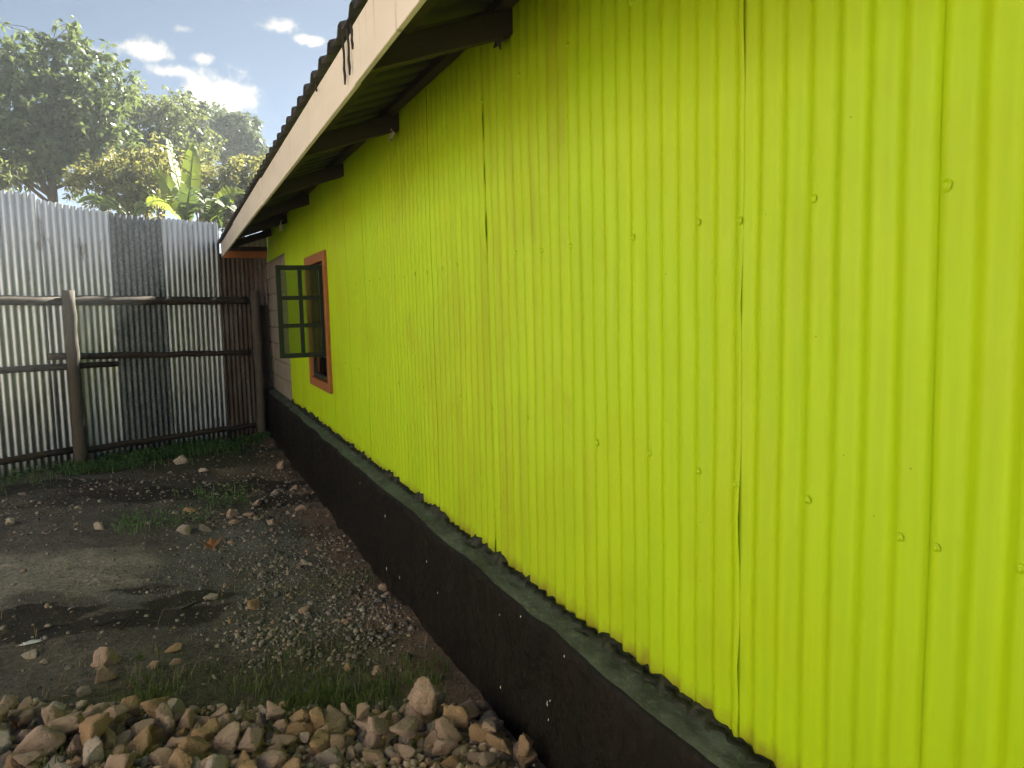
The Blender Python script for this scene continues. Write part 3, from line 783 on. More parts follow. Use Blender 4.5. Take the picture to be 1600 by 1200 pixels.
# ------------------------------------------------------------------ rocks
def ico(sub):
    import bmesh
    bm = bmesh.new(); bmesh.ops.create_icosphere(bm, subdivisions=sub, radius=1)
    v = np.array([p.co[:] for p in bm.verts]); f = np.array([[q.index for q in p.verts] for p in bm.faces]); bm.free(); return v, f
ICO4, ICO3, ICO1 = ico(4), ico(3), ico(1)
def n3(p, s):
    return (vnoise(p[:, 0] + 7.1 * p[:, 2], p[:, 1] + 3.7, s) + vnoise(p[:, 1] + 5.3 * p[:, 0], p[:, 2] + 1.9, s + 1) + vnoise(p[:, 2] + 4.1 * p[:, 1], p[:, 0] + 8.3, s + 2)) / 3
def rock_shape(seed, base=ICO4):
    r_ = np.random.default_rng(seed); v, f = base[0].copy(), base[1]
    s = np.array([1, r_.uniform(.66, .95), r_.uniform(.50, .78)])
    nrm = r_.normal(size=(11, 3)); nrm /= np.linalg.norm(nrm, axis=1)[:, None]
    d = r_.uniform(.30, .78, 11)
    rad = np.full(len(v), 1.0)
    for n_, dd in zip(nrm, d):
        k = v @ n_; rad = np.where(k > .05, np.minimum(rad, dd / np.maximum(k, .05)), rad)
    v = v * rad[:, None]
    k = (.5 - np.abs(n3(v * 2.6 + seed, seed) - .5) * 4) * .10 + (n3(v * 7 + seed, seed + 9) - .5) * .20 + (n3(v * 17 + seed, seed + 19) - .5) * .11
    v = v * (1 + k)[:, None]
    v = v * s
    return v / np.abs(v).max(), f
SHAPES = [rock_shape(100 + k) for k in range(14)]
RM = {}
def rock_mesh(k, key):
    if (k, key) not in RM:
        v, f = SHAPES[k]; RM[k, key] = mesh('rock', v, f, M['rock_' + key], True)
    return RM[k, key]
# height map used to settle the rubble
HX0, HY0, HD = -2.9, 1.2, .012
gx = np.arange(HX0, 1.30, HD); gy = np.arange(HY0, 4.6, HD)
GX, GY = np.meshgrid(gx, gy); H = gz(GX, GY)
H[GX > 1.095] = 3.0
def settle(k, x, y, size, eul, sink, commit=True):
    v = SHAPES[k][0] * size; Rm = np.array(eul.to_matrix()); p = v @ Rm.T
    ix = ((p[:, 0] + x - HX0) / HD).astype(int); iy = ((p[:, 1] + y - HY0) / HD).astype(int)
    if ix.min() < 0 or iy.min() < 0 or ix.max() >= len(gx) or iy.max() >= len(gy): return None
    cell = iy * len(gx) + ix; Hf = H.ravel()
    low = p[:, 2] < 0
    gap = np.sort(Hf[cell[low]] - p[low, 2])
    z = gap[int(len(gap) * .985) - 1] - sink * size
    if commit:
        up = p[:, 2] > 0
        np.maximum.at(Hf, cell[up], p[up, 2] + z)
        H[:] = Hf.reshape(H.shape)
    return z
def put_rock(k, key, x, y, size, sink=.25, eul=None, z=None):
    eul = eul or Euler((random.uniform(-.6, .6), random.uniform(-.6, .6), random.uniform(0, 6.28)))
    if z is None: z = settle(k, x, y, size, eul, sink)
    if z is None: z = float(gz(x, y)) + size * .3
    o = obj('rock', rock_mesh(k, key)); o.location = (x, y, z); o.rotation_euler = eul; o.scale = (size,) * 3
    return o
# filler chips under and between the lumps
def pebbles(name, xy, sizes, cols, mat, embed=.35, parent=None, zf=None):
    n = len(xy); bv, bf = ICO1
    q = rng.normal(size=(n, 4)); q /= np.linalg.norm(q, axis=1)[:, None]
    w, x, y, z = q.T
    Rm = np.stack([1 - 2 * (y * y + z * z), 2 * (x * y - z * w), 2 * (x * z + y * w), 2 * (x * y + z * w), 1 - 2 * (x * x + z * z), 2 * (y * z - x * w), 2 * (x * z - y * w), 2 * (y * z + x * w), 1 - 2 * (x * x + y * y)], 1).reshape(n, 3, 3)
    sc = rng.uniform(.55, 1.15, (n, 1, 3)) * sizes[:, None, None]
    jit = rng.uniform(.78, 1.15, (n, len(bv), 1))
    v = np.einsum('nij,nvj->nvi', Rm, bv[None] * jit * sc); v[:, :, 2] *= .8
    base = gz(xy[:, 0], xy[:, 1]) if zf is None else zf
    v += np.stack([xy[:, 0], xy[:, 1], base + sizes * (1 - 2 * embed) * .6], 1)[:, None]
    f = (bf[None] + (np.arange(n) * len(bv))[:, None, None]).reshape(-1, 3)
    me = mesh(name, v.reshape(-1, 3), f, mat)
    vcol(me, 'tint', np.repeat(cols, len(bv), 0))
    return obj(name, me)
# named lumps of the pile, from the far edge of it and along its top: (photo x, y), size, kind, label
HERO = [((52, 1158), .112, 'pink', 'largest pinkish boulder at the left end of the rubble pile'),
        ((178, 1150), .088, 'buff', 'rough buff boulder just right of the largest pinkish one'),
        ((315, 1110), .085, 'buff', 'low broad buff lump on the far edge of the rubble beside the grass'),
        ((385, 1098), .075, 'buff', 'long peaked buff rock on the far rim of the pile behind a pale slab'),
        ((470, 1108), .062, 'pale', 'pale wedge shaped rock leaning on the far rim of the rubble beside grass'),
        ((650, 1098), .088, 'buff', 'wide flat topped buff rock on the far rim next to an ochre lump'),
        ((712, 1096), .052, 'ochre', 'ochre rounded lump at the far right rim of the rubble near the black plinth'),
        ((690, 1122), .075, 'grey', 'bluish grey slab lying in front of the wide buff rock on the rim'),
        ((772, 1136), .050, 'ochre', 'pointed ochre rock resting against the black plinth'),
        ((505, 1150), .085, 'ochre', 'big ochre rock with broken face near the middle of the rubble'),
        ((222, 1155), .075, 'ochre', 'squarish ochre rock left of the centre of the rubble'),
        ((268, 1152), .068, 'buff', 'upright buff rock with a craggy face right of the squarish ochre one'),
        ((565, 1130), .062, 'grey', 'rounded grey brown rock behind the middle of the rubble'),
        ((80, 1188), .058, 'pale', 'pale grey slanting slab low at the left of the rubble')]
hid = 0
for (px, py), sz, key, lb in HERO:
    p = atz(px, py, .05)
    tag(put_rock(hid % 14, key, p.x, min(p.y, pile_edge(p.x) + .02) if py > 1120 else p.y, sz, .30), lb, 'rock'); hid += 1
ADJ = {'buff': 'plain buff', 'ochre': 'ochre yellow', 'grey': 'dull grey', 'pink': 'pinkish', 'pale': 'pale whitish'}
def rock_label(key, size, x, y):
    e = pile_edge(x) - y
    sz = 'large' if size > .06 else 'middling' if size > .04 else 'small'
    zx = next(t for a_, t in ((.80, 'beside the black plinth'), (.55, 'near the black plinth'), (.32, 'right of the middle'), (.08, 'in the middle'), (-.18, 'just left of the middle'), (-.45, 'left of the middle'), (-.75, 'towards the left end'), (-9, 'at the far left end')) if x > a_)
    ze = 'on the far rim' if e < .22 else 'in the body' if e < .55 else 'at the near side'
    return f'{sz} {ADJ[key]} lump {ze} of the rubble {zx}'
cnt = 0; tries = 0
while cnt < 285 and tries < 4000:
    tries += 1
    size = float(np.clip(rng.lognormal(math.log(.046), .34), .024, .082))
    k = int(rng.integers(14)); eul = Euler((rng.uniform(-.7, .7), rng.uniform(-.7, .7), rng.uniform(0, 6.28)))
    best = None
    for _ in range(5):
        x = rng.uniform(-1.45, 1.06); e = pile_edge(x) + .10 * (float(vnoise(x * 3, 0, 8)) - .5)
        y = e - size * .6 - (rng.uniform(0, 1) ** 1.1) * .70
        z = settle(k, x, y, size, eul, .22, False)
        if z is None: continue
        if best is None or z < best[2]: best = (x, y, z)
    if best is None or best[2] > .22: continue
    key = rng.choice(['buff', 'buff', 'buff', 'buff', 'pink', 'pink', 'pink', 'ochre', 'ochre', 'pale', 'grey'])
    o = put_rock(k, key, best[0], best[1], size, .22, eul)
    tag(o, rock_label(key, size, best[0], best[1]), 'rock', 'broken limestone lumps of the rubble pile'); cnt += 1
nchip = 7000
cx = rng.uniform(-1.6, 1.08, nchip); cyy = pile_edge(cx) + .12 - rng.uniform(0, 1, nchip) ** 1.1 * 1.2
chs = np.clip(rng.lognormal(math.log(.012), .5, nchip), .004, .028)
pal = 1.3 * np.array([(.34, .25, .175), (.40, .29, .19), (.28, .23, .19), (.42, .36, .29), (.25, .21, .18)])
hz = H[np.clip(((cyy - HY0) / HD).astype(int), 0, len(gy) - 1), np.clip(((cx - HX0) / HD).astype(int), 0, len(gx) - 1)]
o = pebbles('rubble_chips', np.stack([cx, cyy], 1), chs, pal[rng.integers(0, 5, nchip)] * rng.uniform(.8, 1.15, (nchip, 1)), M['pebble'], .3, None, gz(cx, cyy) + .004)
tag(o, 'small chips of broken limestone between the lumps of the rubble pile', 'stone chips', kind='stuff')

# stones lying about the yard, each where it lies in the photo: px, py, half size, colour, label
YARD = [(168, 1038, .060, 'pink', 'upper of the two pinkish boulders lying in the grass left of centre'),
        (165, 1064, .052, 'buff', 'lower pinkish buff boulder touching the upper one in the grass'),
        (275, 1017, .040, 'ochre', 'ochre block lying above a paler stone in front of the gravel'),
        (273, 1041, .029, 'buff', 'small paler stone just below the ochre block'),
        (240, 1045, .028, 'buff', 'dull buff stone left of the stone pair at the edge of the grass'),
        (397, 941, .036, 'ochre', 'bright ochre yellow stone standing alone on the dark gravel'),
        (359, 966, .018, 'ochre', 'little orange brown stone below left of the bright ochre one'),
        (474, 950, .030, 'buff', 'squarish tan stone on the gravel towards the black plinth'),
        (453, 966, .014, 'pale', 'small white pebble next to the squarish tan stone'),
        (326, 926, .034, 'pale', 'greenish pale flat stone up and left of the bright ochre stone'),
        (294, 797, .060, 'ochre', 'tan lump lying on the dark soil below the weeds in mid yard'),
        (282, 722, .075, 'pale', 'pale flat boulder in the weeds in front of the fence'),
        (320, 733, .050, 'pale', 'smaller pale stone right of the pale flat boulder near the fence'),
        (292, 829, .055, 'pale', 'grey tilted stone slab in mid yard beyond the dead leaf'),
        (320, 822, .040, 'grey', 'grey stone right of the tilted slab in mid yard'),
        (360, 800, .062, 'pink', 'largest reddish stone of the cluster in mid yard'),
        (386, 799, .040, 'pink', 'reddish stone right of the largest one in the mid yard cluster'),
        (367, 811, .040, 'buff', 'brown stone in front of the largest reddish stone of the cluster'),
        (425, 812, .045, 'pink', 'pinkish stone at the right end of the mid yard cluster'),
        (400, 780, .035, 'pink', 'small reddish stone behind the mid yard cluster'),
        (438, 720, .055, 'buff', 'round stone at the foot of the plinth near the rear corner'),
        (430, 766, .030, 'pale', 'pale stone on the black soil beside the plinth'),
        (461, 762, .040, 'pink', 'pinkish stone on the black soil next to the plinth'),
        (472, 790, .040, 'pink', 'reddish stone against the plinth halfway along'),
        (272, 800, .030, 'pale', 'thin pale stone left of the tan lump in mid yard'),
        (155, 828, .040, 'pale', 'whitish flat stone at the edge of the bare sandy patch'),
        (36, 776, .035, 'grey', 'grey stone near the left edge of the yard short of the fence'),
        (17, 828, .045, 'pale', 'pale stone at the left edge of the yard by the sandy patch'),
        (476, 874, .026, 'pale', 'pale oblong stone on the gravel near the plinth'),
        (440, 876, .020, 'pale', 'small pale stone left of the oblong one on the gravel'),
        (412, 945, .020, 'grey', 'small grey stone right of the bright ochre one'),
        (626, 987, .014, 'pale', 'small white pebble on the reddish soil bank by the plinth'),
        (591, 1050, .030, 'buff', 'brown stone half buried in the gravel near the grass and plinth'),
        (545, 1046, .022, 'ochre', 'tan stone in the grass below the gravel heap'),
        (540, 972, .024, 'buff', 'buff stone among straw on the gravel heap'),
        (531, 1083, .020, 'grey', 'flat grey stone in the grass just beyond the rubble'),
        (335, 1062, .016, 'pale', 'small pale stone in the grass between the stone pair and the gravel'),
        (50, 1030, .030, 'pale', 'flat yellowish stone below the white plastic scrap'),
        (70, 1040, .022, 'pale', 'thin flat chip below right of the white plastic scrap'),
        (133, 1092, .028, 'grey', 'grey stone in front of the rubble at left by the grass'),
        (600, 912, .035, 'buff', 'clod sitting on top of the reddish soil bank by the plinth')]
for k, (px, py, sz, key, lb) in enumerate(YARD):
    sz *= 1.45 if sz > .025 else 1.2
    p = atz(px, py, -.08)
    z = float(gz(p.x, p.y)) + sz * .22
    o = put_rock((k * 5 + 3) % 14, key, p.x, p.y, sz, z=z, eul=Euler((random.uniform(-.3, .3), random.uniform(-.3, .3), random.uniform(0, 6))))
    o.name = 'stone'; tag(o, lb, 'stone', 'stones lying about the yard')

# gravel: nobody could count it
def gravel():
    N = 100000
    x = rng.uniform(-3.0, 1.10, N); y = rng.uniform(2.6, 11.2, N)
    d = .05 + .95 * blob(x, y, .62, 3.95, .55, .50, 71, .7) + .55 * blob(x, y, .62, 4.9, .6, .9, 72, .7) + .30 * blob(x, y, .3, 5.8, .8, .9, 73) + .22 * blob(x, y, .5, 7.2, .8, 1.0, 74)
    d += .35 * blob(x, y, .3, 6.9, .55, .25, 75, .8) + .12 * sstep(.7, 1.0, x) + .10 * blob(x, y, -.3, 8.2, 1.6, 1.2, 76)
    d = d * (.35 + 1.0 * fbm(x * 4, y * 4, 77)) * np.where(y > pile_edge(x), 1, .15) * np.clip(4.2 / y, .35, 1.2)
    d *= 1 - .6 * blob(x, y, -1.2, 5.8, 1.15, .62, 31)
    keep = rng.uniform(0, 1, N) < d * .62
    x, y = x[keep], y[keep]
    s = np.clip(rng.lognormal(math.log(.0088), .48, len(x)), .004, .024) * np.clip(.75 + .06 * y, .8, 1.4)
    pal = 1.2 * np.array([(.25, .235, .215), (.19, .185, .175), (.31, .275, .235), (.14, .14, .14), (.29, .225, .18), (.34, .32, .29), (.22, .19, .16), (.10, .10, .10)])
    c = pal[rng.integers(0, 8, len(x))] * rng.uniform(.75, 1.15, (len(x), 1))
    o = pebbles('gravel', np.stack([x, y], 1), s, c, M['pebble'], .32)
    tag(o, 'loose grey and buff gravel scattered over the dark yard soil', 'gravel', kind='stuff')
gravel()

# ------------------------------------------------------------------ grass, weeds, straw
def blades(name, x, y, h, w, mat, label, lean=.7, cat='grass', curl=.5):
    n = len(x); a = rng.uniform(0, 2 * np.pi, n); z = gz(x, y) - .004
    ln = rng.uniform(.1, lean, n) * h; dx, dy = np.cos(a) * ln, np.sin(a) * ln
    px, py = -np.sin(a) * w, np.cos(a) * w
    b = np.stack([x, y, z], 1)
    mid = b + np.stack([dx * .35, dy * .35, h * .62], 1); tip = b + np.stack([dx, dy, h * (1 - curl * rng.uniform(0, 1, n) * .5)], 1)
    sd2 = np.stack([px, py, 0 * px], 1)
    v = np.stack([b - sd2, b + sd2, mid + sd2 * .8, mid - sd2 * .8, tip], 1).reshape(-1, 3)
    o = np.arange(n)[:, None] * 5
    f = np.concatenate([o + [0, 1, 2], o + [0, 2, 3], o + [3, 2, 4]], 0)
    ob = obj(name, mesh(name, v, f, M[mat]))
    return tag(ob, label, cat, kind='stuff')
def scatter(N, mask, thr=1.0, x=(-2.8, 1.08), y=(2.8, 11.4)):
    X = rng.uniform(*x, N); Y = rng.uniform(*y, N); k = rng.uniform(0, 1, N) < mask(X, Y) * thr
    return X[k], Y[k]
def near_grass(x, y):
    e = y - pile_edge(x)
    m_ = sstep(-.12, .02, e) * sstep(.62, .10, e) * sstep(-.62, -.25, x)
    return m_ * sstep(.48, .68, fbm(x * 4.2, y * 4.2, 81)) + .28 * blob(x, y, .62, 3.35, .45, .28, 82) + .10 * sstep(.5, .7, fbm(x * 2, y * 2, 83)) * (y < 5)
gxx, gyy = scatter(190000, near_grass, .26, (-1.6, 1.08), (2.9, 5.0))
blades('grass', gxx, gyy, rng.uniform(.02, .075, len(gxx)), .0022, 'leaf_grass', 'fine green grass growing along the far edge of the rubble pile')
sx_, sy_ = scatter(9000, lambda x, y: near_grass(x, y) * .5 + .25 * blob(x, y, -.6, 3.95, .8, .35, 84) + .06, .35, (-1.8, 1.08), (2.9, 6.0))
blades('dry_straw', sx_, sy_, rng.uniform(.03, .11, len(sx_)), .0016, 'straw', 'dry straw stalks strewn through the grass and gravel', 2.4, 'straw', 1.6)
def weed_mask(x, y):
    s = (x - F0.x) * FD.x + (y - F0.y) * FD.y; o = (x - F0.x) * FN.x + (y - F0.y) * FN.y
    m_ = sstep(1.15, .25, o + (fbm(x * 2, y * 2, 85) - .5) * .8) * (o > .02) * (.25 + .75 * sstep(.1, .9, s)) * sstep(-2.5, 0, s)
    m_ += .30 * blob(x, y, .3, 7.6, .42, .45, 86, .9) + .22 * blob(x, y, -.15, 7.05, .5, .3, 87, .9)
    return m_ * sstep(.30, .58, fbm(x * 3.5, y * 3.5, 88))
wx, wy = scatter(60000, weed_mask, .85)
n = len(wx)
def weeds():
    k = 5; V, F = [], []
    x = np.repeat(wx, k); y = np.repeat(wy, k); n = len(x)
    a = rng.uniform(0, 2 * np.pi, n); h = rng.uniform(.015, .10, n); L = rng.uniform(.014, .034, n); w = L * rng.uniform(.3, .5, n)
    x = x + rng.normal(0, .02, n); y = y + rng.normal(0, .02, n)
    z = gz(x, y) + h
    d = np.stack([np.cos(a), np.sin(a), rng.uniform(-.5, .6, n)], 1); p = np.stack([-np.sin(a), np.cos(a), rng.uniform(-.4, .4, n)], 1)
    b = np.stack([x, y, z], 1)
    v = np.stack([b, b + d * L[:, None] * .5 + p * w[:, None], b + d * L[:, None], b + d * L[:, None] * .5 - p * w[:, None]], 1).reshape(-1, 3)
    f = np.arange(n * 4).reshape(n, 4)
    tag(obj('weeds', mesh('weeds', v, f, M['leaf_weed'])), 'low green leafy weeds covering the soil along the fence foot', 'weeds', kind='stuff')
weeds()
gx2, gy2 = scatter(70000, weed_mask, .5)
blades('grass', gx2, gy2, rng.uniform(.04, .13, len(gx2)), .004, 'leaf_weed', 'taller green grass blades among the weeds at the fence foot')

# ------------------------------------------------------------------ litter
p = atz(50, 1007, -.06); z0 = float(gz(p.x, p.y))
v, f = crumple((0, 0, 0), (.02, .09, .055), 5, 6)
v = [(q[1] * .95, q[2] * .8 + q[1] * .2, .012 + abs(q[0]) * .8) for q in v]
o = obj('plastic_scrap', mesh('plastic_scrap', v, f, M['plastic'], True)); o.location = (p.x, p.y, z0)
so_ = o.modifiers.new('thickness', 'SOLIDIFY'); so_.thickness = .0015
tag(o, 'crumpled white plastic scrap lying on the dark ground at the left', 'litter')
p = atz(331, 852, -.1); z0 = float(gz(p.x, p.y))
lv = [(0, -.085, .0), (-.045, -.02, .018), (-.085, .055, .05), (-.03, .03, .022), (0, .06, .06), (.03, .03, .02), (.085, .06, .055), (.045, -.02, .02), (0, 0, .006)]
o = obj('dead_leaf', mesh('dead_leaf', lv, [(0, 8, 1), (1, 8, 3), (1, 3, 2), (3, 8, 4), (4, 8, 5), (5, 8, 7), (5, 7, 6), (7, 8, 0)], M['deadleaf'], False)); o.location = (p.x, p.y, z0 + .008)
so_ = o.modifiers.new('thickness', 'SOLIDIFY'); so_.thickness = .0015
o.scale = (1.0, 1.0, 1.0)
tag(o, 'curled rusty brown dead leaf on the grey gravel in mid yard', 'leaf')
TW = [((140, 978), (232, 968), 'long charred stick lying across the black patch'), ((188, 985), (215, 950), 'short charred stick tilted across the long charred one'), ((60, 990), (110, 978), 'charred stick at the left end of the black patch'), ((282, 946), (320, 930), 'thin dark twig on the grey gravel left of the pale flat stone')]
for k, (a, b, lb) in enumerate(TW):
    p, q = atz(*a, -.06), atz(*b, -.06)
    p.z = float(gz(p.x, p.y)) + .012; q.z = float(gz(q.x, q.y)) + .018
    mid = (p + q) / 2 + Vector((.01, .012, .008))
    o = obj('charred_stick', mesh('charred_stick', *tube([p, p.lerp(mid, .5) + Vector((.004, -.004, .002)), mid, q], [.007, .006, .005, .003], 7, .2, True, k), M['char']))
    tag(o, lb, 'stick')

def flakes():
    X = rng.uniform(-2.2, 1.05, 2600); Y = rng.uniform(3.3, 10.8, 2600)
    k = rng.uniform(0, 1, 2600) < .15 + .5 * sstep(.45, .65, fbm(X * 2.2, Y * 2.2, 95)); X, Y = X[k], Y[k]; n = len(X)
    a = rng.uniform(0, 2 * np.pi, n); L = rng.uniform(.008, .026, n); w = L * rng.uniform(.25, .5, n); tl = rng.uniform(-.3, .5, n) * L
    z = gz(X, Y) + .006
    d = np.stack([np.cos(a) * L, np.sin(a) * L, tl], 1); p = np.stack([-np.sin(a) * w, np.cos(a) * w, rng.uniform(-.3, .5, n) * w], 1); b = np.stack([X, Y, z], 1)
    v = np.stack([b - d, b + p, b + d, b - p, b + np.array([0, 0, .004])], 1).reshape(-1, 3); o = np.arange(n)[:, None] * 5
    f = np.concatenate([o + [0, 4, 1], o + [1, 4, 2], o + [2, 4, 3], o + [3, 4, 0]], 0)
    me = mesh('leaf_litter', v, f, M['pebble'])
    pal = np.array([(.40, .34, .25), (.26, .17, .10), (.48, .45, .40), (.18, .12, .08)])
    vcol(me, 'tint', np.repeat(pal[rng.integers(0, 4, n)] * rng.uniform(.7, 1.1, (n, 1)), 5, 0))
    tag(obj('leaf_litter', me), 'small pale and brown flakes of dead leaf and chips littering the yard', 'litter', kind='stuff')
flakes()

# ------------------------------------------------------------------ trees behind the fence
def leaves(centers, nleaf, L, wr, droop, seed):
    r_ = np.random.default_rng(seed); C_ = np.repeat(centers, nleaf, 0); n = len(C_)
    az_ = r_.uniform(0, 2 * np.pi, n); el = r_.uniform(-1.0 - droop, .9 - droop, n)
    d = np.stack([np.cos(az_) * np.cos(el), np.sin(az_) * np.cos(el), np.sin(el)], 1)
    p = np.cross(d, r_.normal(size=(n, 3))); p /= np.linalg.norm(p, axis=1)[:, None] + 1e-9
    l = (L * r_.uniform(.65, 1.25, n))[:, None]; w = l * wr
    b = C_ + d * l * .12 + r_.normal(0, L * .12, (n, 3)); nrm = np.cross(d, p)
    tip = b + d * l - np.array([0, 0, 1]) * l * .15
    v = np.stack([b, b + d * l * .45 + p * w + nrm * w * .3, tip, b + d * l * .45 - p * w + nrm * w * .3], 1).reshape(-1, 3)
    o = np.arange(n)[:, None] * 4
    return v, np.concatenate([o + [0, 1, 2], o + [0, 2, 3]], 0)
def tree(name, label, base, blobs, ncl, nleaf, L, wr, leafmat, seed, gap=.42, droop=.2, trunk_r=.11, group='trees beyond the fence', cat='tree', limbs=26, twig=.008):
    r_ = np.random.default_rng(seed)
    t = thing(name, label, cat, base, group)
    bl = np.array([(*c, r[0], r[1]) for c, r in blobs]); vol = bl[:, 3] ** 2 * bl[:, 4]
    pts = []
    while len(pts) < ncl:
        k = r_.choice(len(bl), p=vol / vol.sum()); u = r_.normal(size=3); u /= np.linalg.norm(u); rr = r_.uniform(.2, 1.12) ** .7 * (1.25 if r_.uniform() < .08 else 1)
        rr *= 1 + .25 * math.sin(u[0] * 5 + k) * math.cos(u[2] * 4 + k * 2)
        q = bl[k, :3] + u * rr * np.array([bl[k, 3], bl[k, 3], bl[k, 4]])
        nz_ = float(n3(np.array([q]) * 2.6 / max(.6, bl[k, 3]), seed)[0])
        if nz_ < gap: continue
        pts.append(q)
    pts = np.array(pts)
    v, f = leaves(pts, nleaf, L, wr, droop, seed)
    o = obj('crown', mesh('crown', v, f, M[leafmat]), t); o['kind'] = 'stuff'
    base = Vector(base); cen = Vector(bl[:, :3].mean(0)); top = Vector((cen.x, cen.y, bl[:, 2].max()))
    tp = [base, base.lerp(cen, .45) + Vector((r_.uniform(-.1, .1), 0, 0)), base.lerp(cen, .8) + Vector((r_.uniform(-.15, .15), 0, 0)), cen, cen.lerp(top, .7)]
    obj('trunk', mesh('trunk', *tube(tp, [trunk_r, trunk_r * .8, trunk_r * .62, trunk_r * .42, trunk_r * .18], 9, .06, True, seed), M['bark'], True), t)
    parts = []; ends = []
    for k in range(limbs):
        q = Vector(pts[r_.integers(len(pts))]); s = tp[2].lerp(tp[4], r_.uniform(-.4, .9)) if r_.uniform() < .8 else tp[1].lerp(tp[2], r_.uniform())
        mid = s.lerp(q, .5) + Vector((r_.uniform(-.1, .1), r_.uniform(-.1, .1), r_.uniform(-.05, .22))) * (q - s).length * .5
        ring = [s, s.lerp(mid, .55), mid, mid.lerp(q, .6), q]
        parts.append(tube(ring, [trunk_r * .34, trunk_r * .26, trunk_r * .19, trunk_r * .13, trunk_r * .06], 5, .05, False, k)); ends += ring[1:]
    E_ = np.array([tuple(e) for e in ends])
    for q in pts[::3]:
        j = np.argmin(((E_ - q) ** 2).sum(1)); parts.append(tube([E_[j], (E_[j] + q) / 2 + r_.normal(0, .04, 3), q], [twig, twig * .7, twig * .4], 3, 0, False))
    obj('branches', mesh('branches', *join(parts), M['bark']), t)
    return t
def B(px, py, rx, rz_, d):
    c = at(px, py, d); s = d / 1200
    return (tuple(c), (rx * s, rz_ * s))
def base(px, d): c = at(px, 320, d); return (c.x, c.y, -.15)
D = 14.5
tree('broadleaf_tree', 'tall dark broadleaf tree with drooping leaf clusters at the left beyond the fence', base(84, D),
     [B(60, 170, 85, 70, D), B(130, 140, 60, 60, D), B(115, 68, 26, 34, D), B(78, 78, 26, 30, D), B(18, 92, 40, 42, D), B(160, 105, 18, 18, D), B(150, 200, 55, 50, D), B(40, 225, 70, 45, D), B(-60, 160, 80, 80, D), B(100, 245, 60, 40, D), B(-70, 240, 70, 50, D)],
     2300, 9, .118, .25, 'leaf_dark', 201, .535, .35, .10)
D = 17.5
tree('feathery_tree', 'paler loose leaved tree between the tall broadleaf tree and the round dark tree', base(225, D),
     [B(235, 190, 48, 50, D), B(265, 165, 26, 32, D), B(200, 230, 45, 55, D), B(285, 225, 42, 45, D), B(240, 260, 55, 45, D), B(205, 165, 36, 36, D), B(310, 250, 36, 30, D)],
     1300, 8, .105, .24, 'leaf_mid', 202, .53, .2, .10)
D = 21
tree('slender_tree', 'thin airy tree with sparse twigs rising behind the banana plant', base(305, D),
     [B(285, 155, 14, 20, D), B(305, 180, 22, 26, D), B(300, 225, 30, 40, D), B(322, 172, 10, 10, D)], 330, 7, .15, .24, 'leaf_far', 203, .46, .2, .07, limbs=18)
D = 25
tree('round_tree', 'round topped dark green tree standing farthest off near the roof edge', base(362, D),
     [B(360, 205, 40, 26, D), B(340, 190, 16, 14, D), B(372, 188, 22, 14, D), B(345, 225, 35, 24, D), B(385, 232, 30, 22, D), B(405, 245, 18, 18, D)], 900, 9, .18, .26, 'leaf_far', 204, .47, .3, .14)
D = 15.5
tree('shrub', 'sunlit yellowish bushy shrub beside the roof edge beyond the fence', base(372, D),
     [B(345, 285, 42, 34, D), B(385, 270, 36, 26, D), B(365, 320, 50, 36, D), B(400, 300, 36, 40, D), B(325, 330, 35, 30, D)], 1000, 8, .10, .20, 'leaf_bright', 205, .47, .2, .05, 'shrubs beyond the fence', 'shrub', 20, .006)
D = 13.4
tree('shrub', 'twiggy glinting shrub just over the fence left of the banana plant', base(205, D),
     [B(195, 285, 55, 38, D), B(240, 265, 38, 38, D), B(150, 285, 40, 26, D), B(225, 310, 40, 26, D)], 800, 8, .10, .18, 'leaf_bright', 206, .51, .2, .05, 'shrubs beyond the fence', 'shrub', 22, .006)
D = 16
tree('broadleaf_tree', 'leafy tree out beyond the left end of the fence', base(-260, D),
     [B(-260, 150, 110, 90, D), B(-330, 220, 90, 80, D), B(-190, 230, 80, 70, D)], 900, 9, .22, .24, 'leaf_mid', 207, .42, .3, .12)
tree('broadleaf_tree', 'unseen leafy tree added behind the green house to keep sun off the fence', (3.9, 13.9, -.15),  # unseen tree, added to block sun leaking past the house end
     [((3.9, 13.7, 3.5), (1.7, 1.5)), ((2.9, 13.5, 2.9), (1.1, 1.2)), ((4.9, 14.2, 3.4), (1.3, 1.4)), ((2.5, 13.2, 2.0), (.9, 1.0))], 1500, 9, .17, .3, 'leaf_mid', 209, .30, .3, .11)
D = 13.0
tree('bare_shrub', 'thin twiggy bush at the far left just above the fence top', base(10, D),
     [B(8, 270, 26, 36, D), B(-40, 280, 40, 34, D)], 130, 6, .08, .25, 'leaf_mid', 208, .40, .2, .04, 'shrubs beyond the fence', 'shrub', 30, .007)

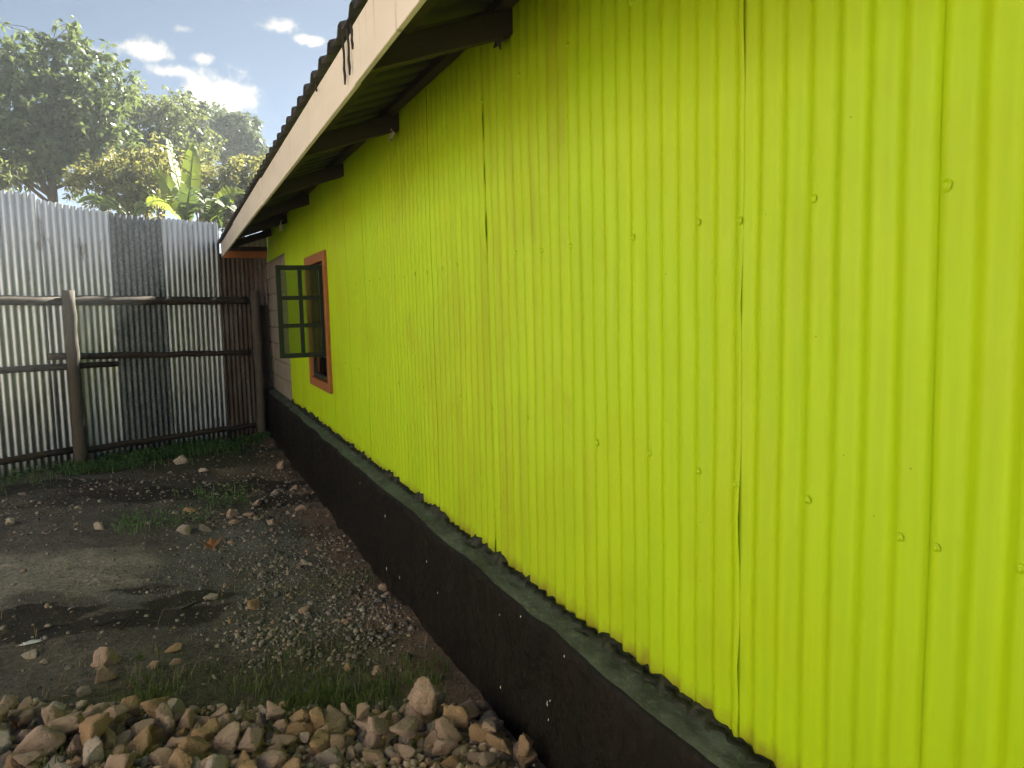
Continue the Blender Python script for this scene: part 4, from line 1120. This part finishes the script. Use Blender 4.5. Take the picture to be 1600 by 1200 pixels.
def banana_leaf(parent, a, b, arch, width, roll, key, seed, n=22):
    r_ = np.random.default_rng(seed); a, b = Vector(a), Vector(b); ax = (b - a).normalized()
    up = Vector((0, 0, 1)) if abs(ax.z) < .8 else Vector((0, -1, 0))
    sd_ = ax.cross(up).normalized(); sd_ = (Matrix.Rotation(roll, 3, ax) @ sd_); nr = sd_.cross(ax).normalized()
    V, F = [], []
    spine = []
    for i in range(n + 1):
        u = i / n; spine.append(a.lerp(b, u) + up * arch * math.sin(math.pi * u) )
    for sgn in (-1, 1):
        tear = 0.0
        for i in range(n):
            u0, u1 = i / n, (i + 1) / n
            w0 = width * (math.sin(math.pi * min(1, u0 * .92 + .06)) ** .55); w1 = width * (math.sin(math.pi * min(1, u1 * .92 + .06)) ** .55)
            if r_.uniform() < .45: tear = r_.uniform(-.35, .05) * width
            g = .22 if r_.uniform() < .40 else 0.0
            p0, p1 = spine[i], spine[i + 1].lerp(spine[i], g)
            fold = nr * (width * .22)
            q0 = p0 + sd_ * sgn * w0 + fold * (w0 / width) + nr * tear + ax * w0 * .30; q1 = p1 + sd_ * sgn * w1 + fold * (w1 / width) + nr * tear + ax * w1 * .30 - ax * g * width * .2
            m0 = p0.lerp(q0, .55) + nr * width * .05; m1 = p1.lerp(q1, .55) + nr * width * .05
            o = len(V); V += [p0, m0, q0, p1, m1, q1]; F += [(o, o + 1, o + 4, o + 3), (o + 1, o + 2, o + 5, o + 4)]
    lf = obj('leaf', mesh('banana_leaf', V, F, M['leaf_' + key], True), parent)
    obj('midrib', mesh('midrib', *tube(spine, [.016 * (1 - .8 * i / n) for i in range(n + 1)], 6), M['leaf_banana']), lf)
    return lf
def banana(label, px, d, lv, seed):
    bs = base(px, d); t = thing('banana_plant', label, 'banana plant', bs, 'banana plants beyond the fence')
    c = at(px, 345, d); obj('stem', mesh('stem', *tube([bs, (bs[0], bs[1], c.z * .6), (c.x, c.y, c.z)], [.13, .11, .07], 12, .04, True, seed), M['bstem'], True), t)
    for k, (tx, ty, dd, arch, w, roll, key) in enumerate(lv):
        banana_leaf(t, c, at(tx, ty, d + dd), arch, w, roll, key, seed + k)
    return t
banana('yellow green banana plant with one upright torn leaf catching the sun', 292, 12.6,
       [(303, 226, .2, .0, .145, .25, 'banana'), (262, 218, .5, .05, .13, .9, 'banana'), (243, 262, -.1, .12, .135, .5, 'banana'), (268, 318, -.5, .20, .14, 1.0, 'banana'), (300, 292, -.7, .12, .15, .2, 'banana_dark'),
        (330, 300, .1, .15, .16, .5, 'banana_dark'), (225, 320, .1, .16, .15, .6, 'banana')], 301)
banana('green banana plant with a yellow leaf tip next to the roof corner', 325, 12.3,
       [(380, 300, .1, .14, .17, .7, 'banana'), (352, 322, -.4, .2, .18, .3, 'banana_dark'), (318, 305, .4, .1, .17, .4, 'banana_dark'), (345, 355, -.3, .22, .16, .8, 'banana_dark'), (372, 335, -.2, .18, .15, .2, 'banana_dark')], 321)
banana('dark banana plant whose leaf droops along the fence top left of centre', 205, 12.4,
       [(118, 316, -.1, .14, .13, .3, 'banana_dark'), (160, 330, .3, .2, .12, .5, 'banana_dark'), (240, 332, .1, .15, .13, .6, 'banana_dark')], 341)

# ------------------------------------------------------------------ added haze volume, stands in for lens glare over the trees
def haze():
    v, f = box(-640, 640, -640, 640, -1.6, HAZE_TOP)
    me = mesh('haze', v, f); o = obj('haze', me); tag(o, 'thin added haze paling the trees in place of lens glare', kind='stuff')
    hm = bpy.data.materials.new('haze'); hm.use_nodes = True; hn = hm.node_tree.nodes; hn.clear()
    ho = hn.new('ShaderNodeOutputMaterial'); hv = hn.new('ShaderNodeVolumePrincipled'); hm.node_tree.links.new(hv.outputs[0], ho.inputs['Volume'])
    hv.inputs['Color'].default_value = (.82, .95, 1, 1); hv.inputs['Density'].default_value = .0037; hv.inputs['Anisotropy'].default_value = .35
    me.materials.append(hm)
bpy.context.view_layer.update()
HAZE_TOP = max((o.matrix_world @ Vector(c)).z for o in S.objects if o.type == 'MESH' for c in o.bound_box) + .4
print('HAZE_TOP', HAZE_TOP)
haze()
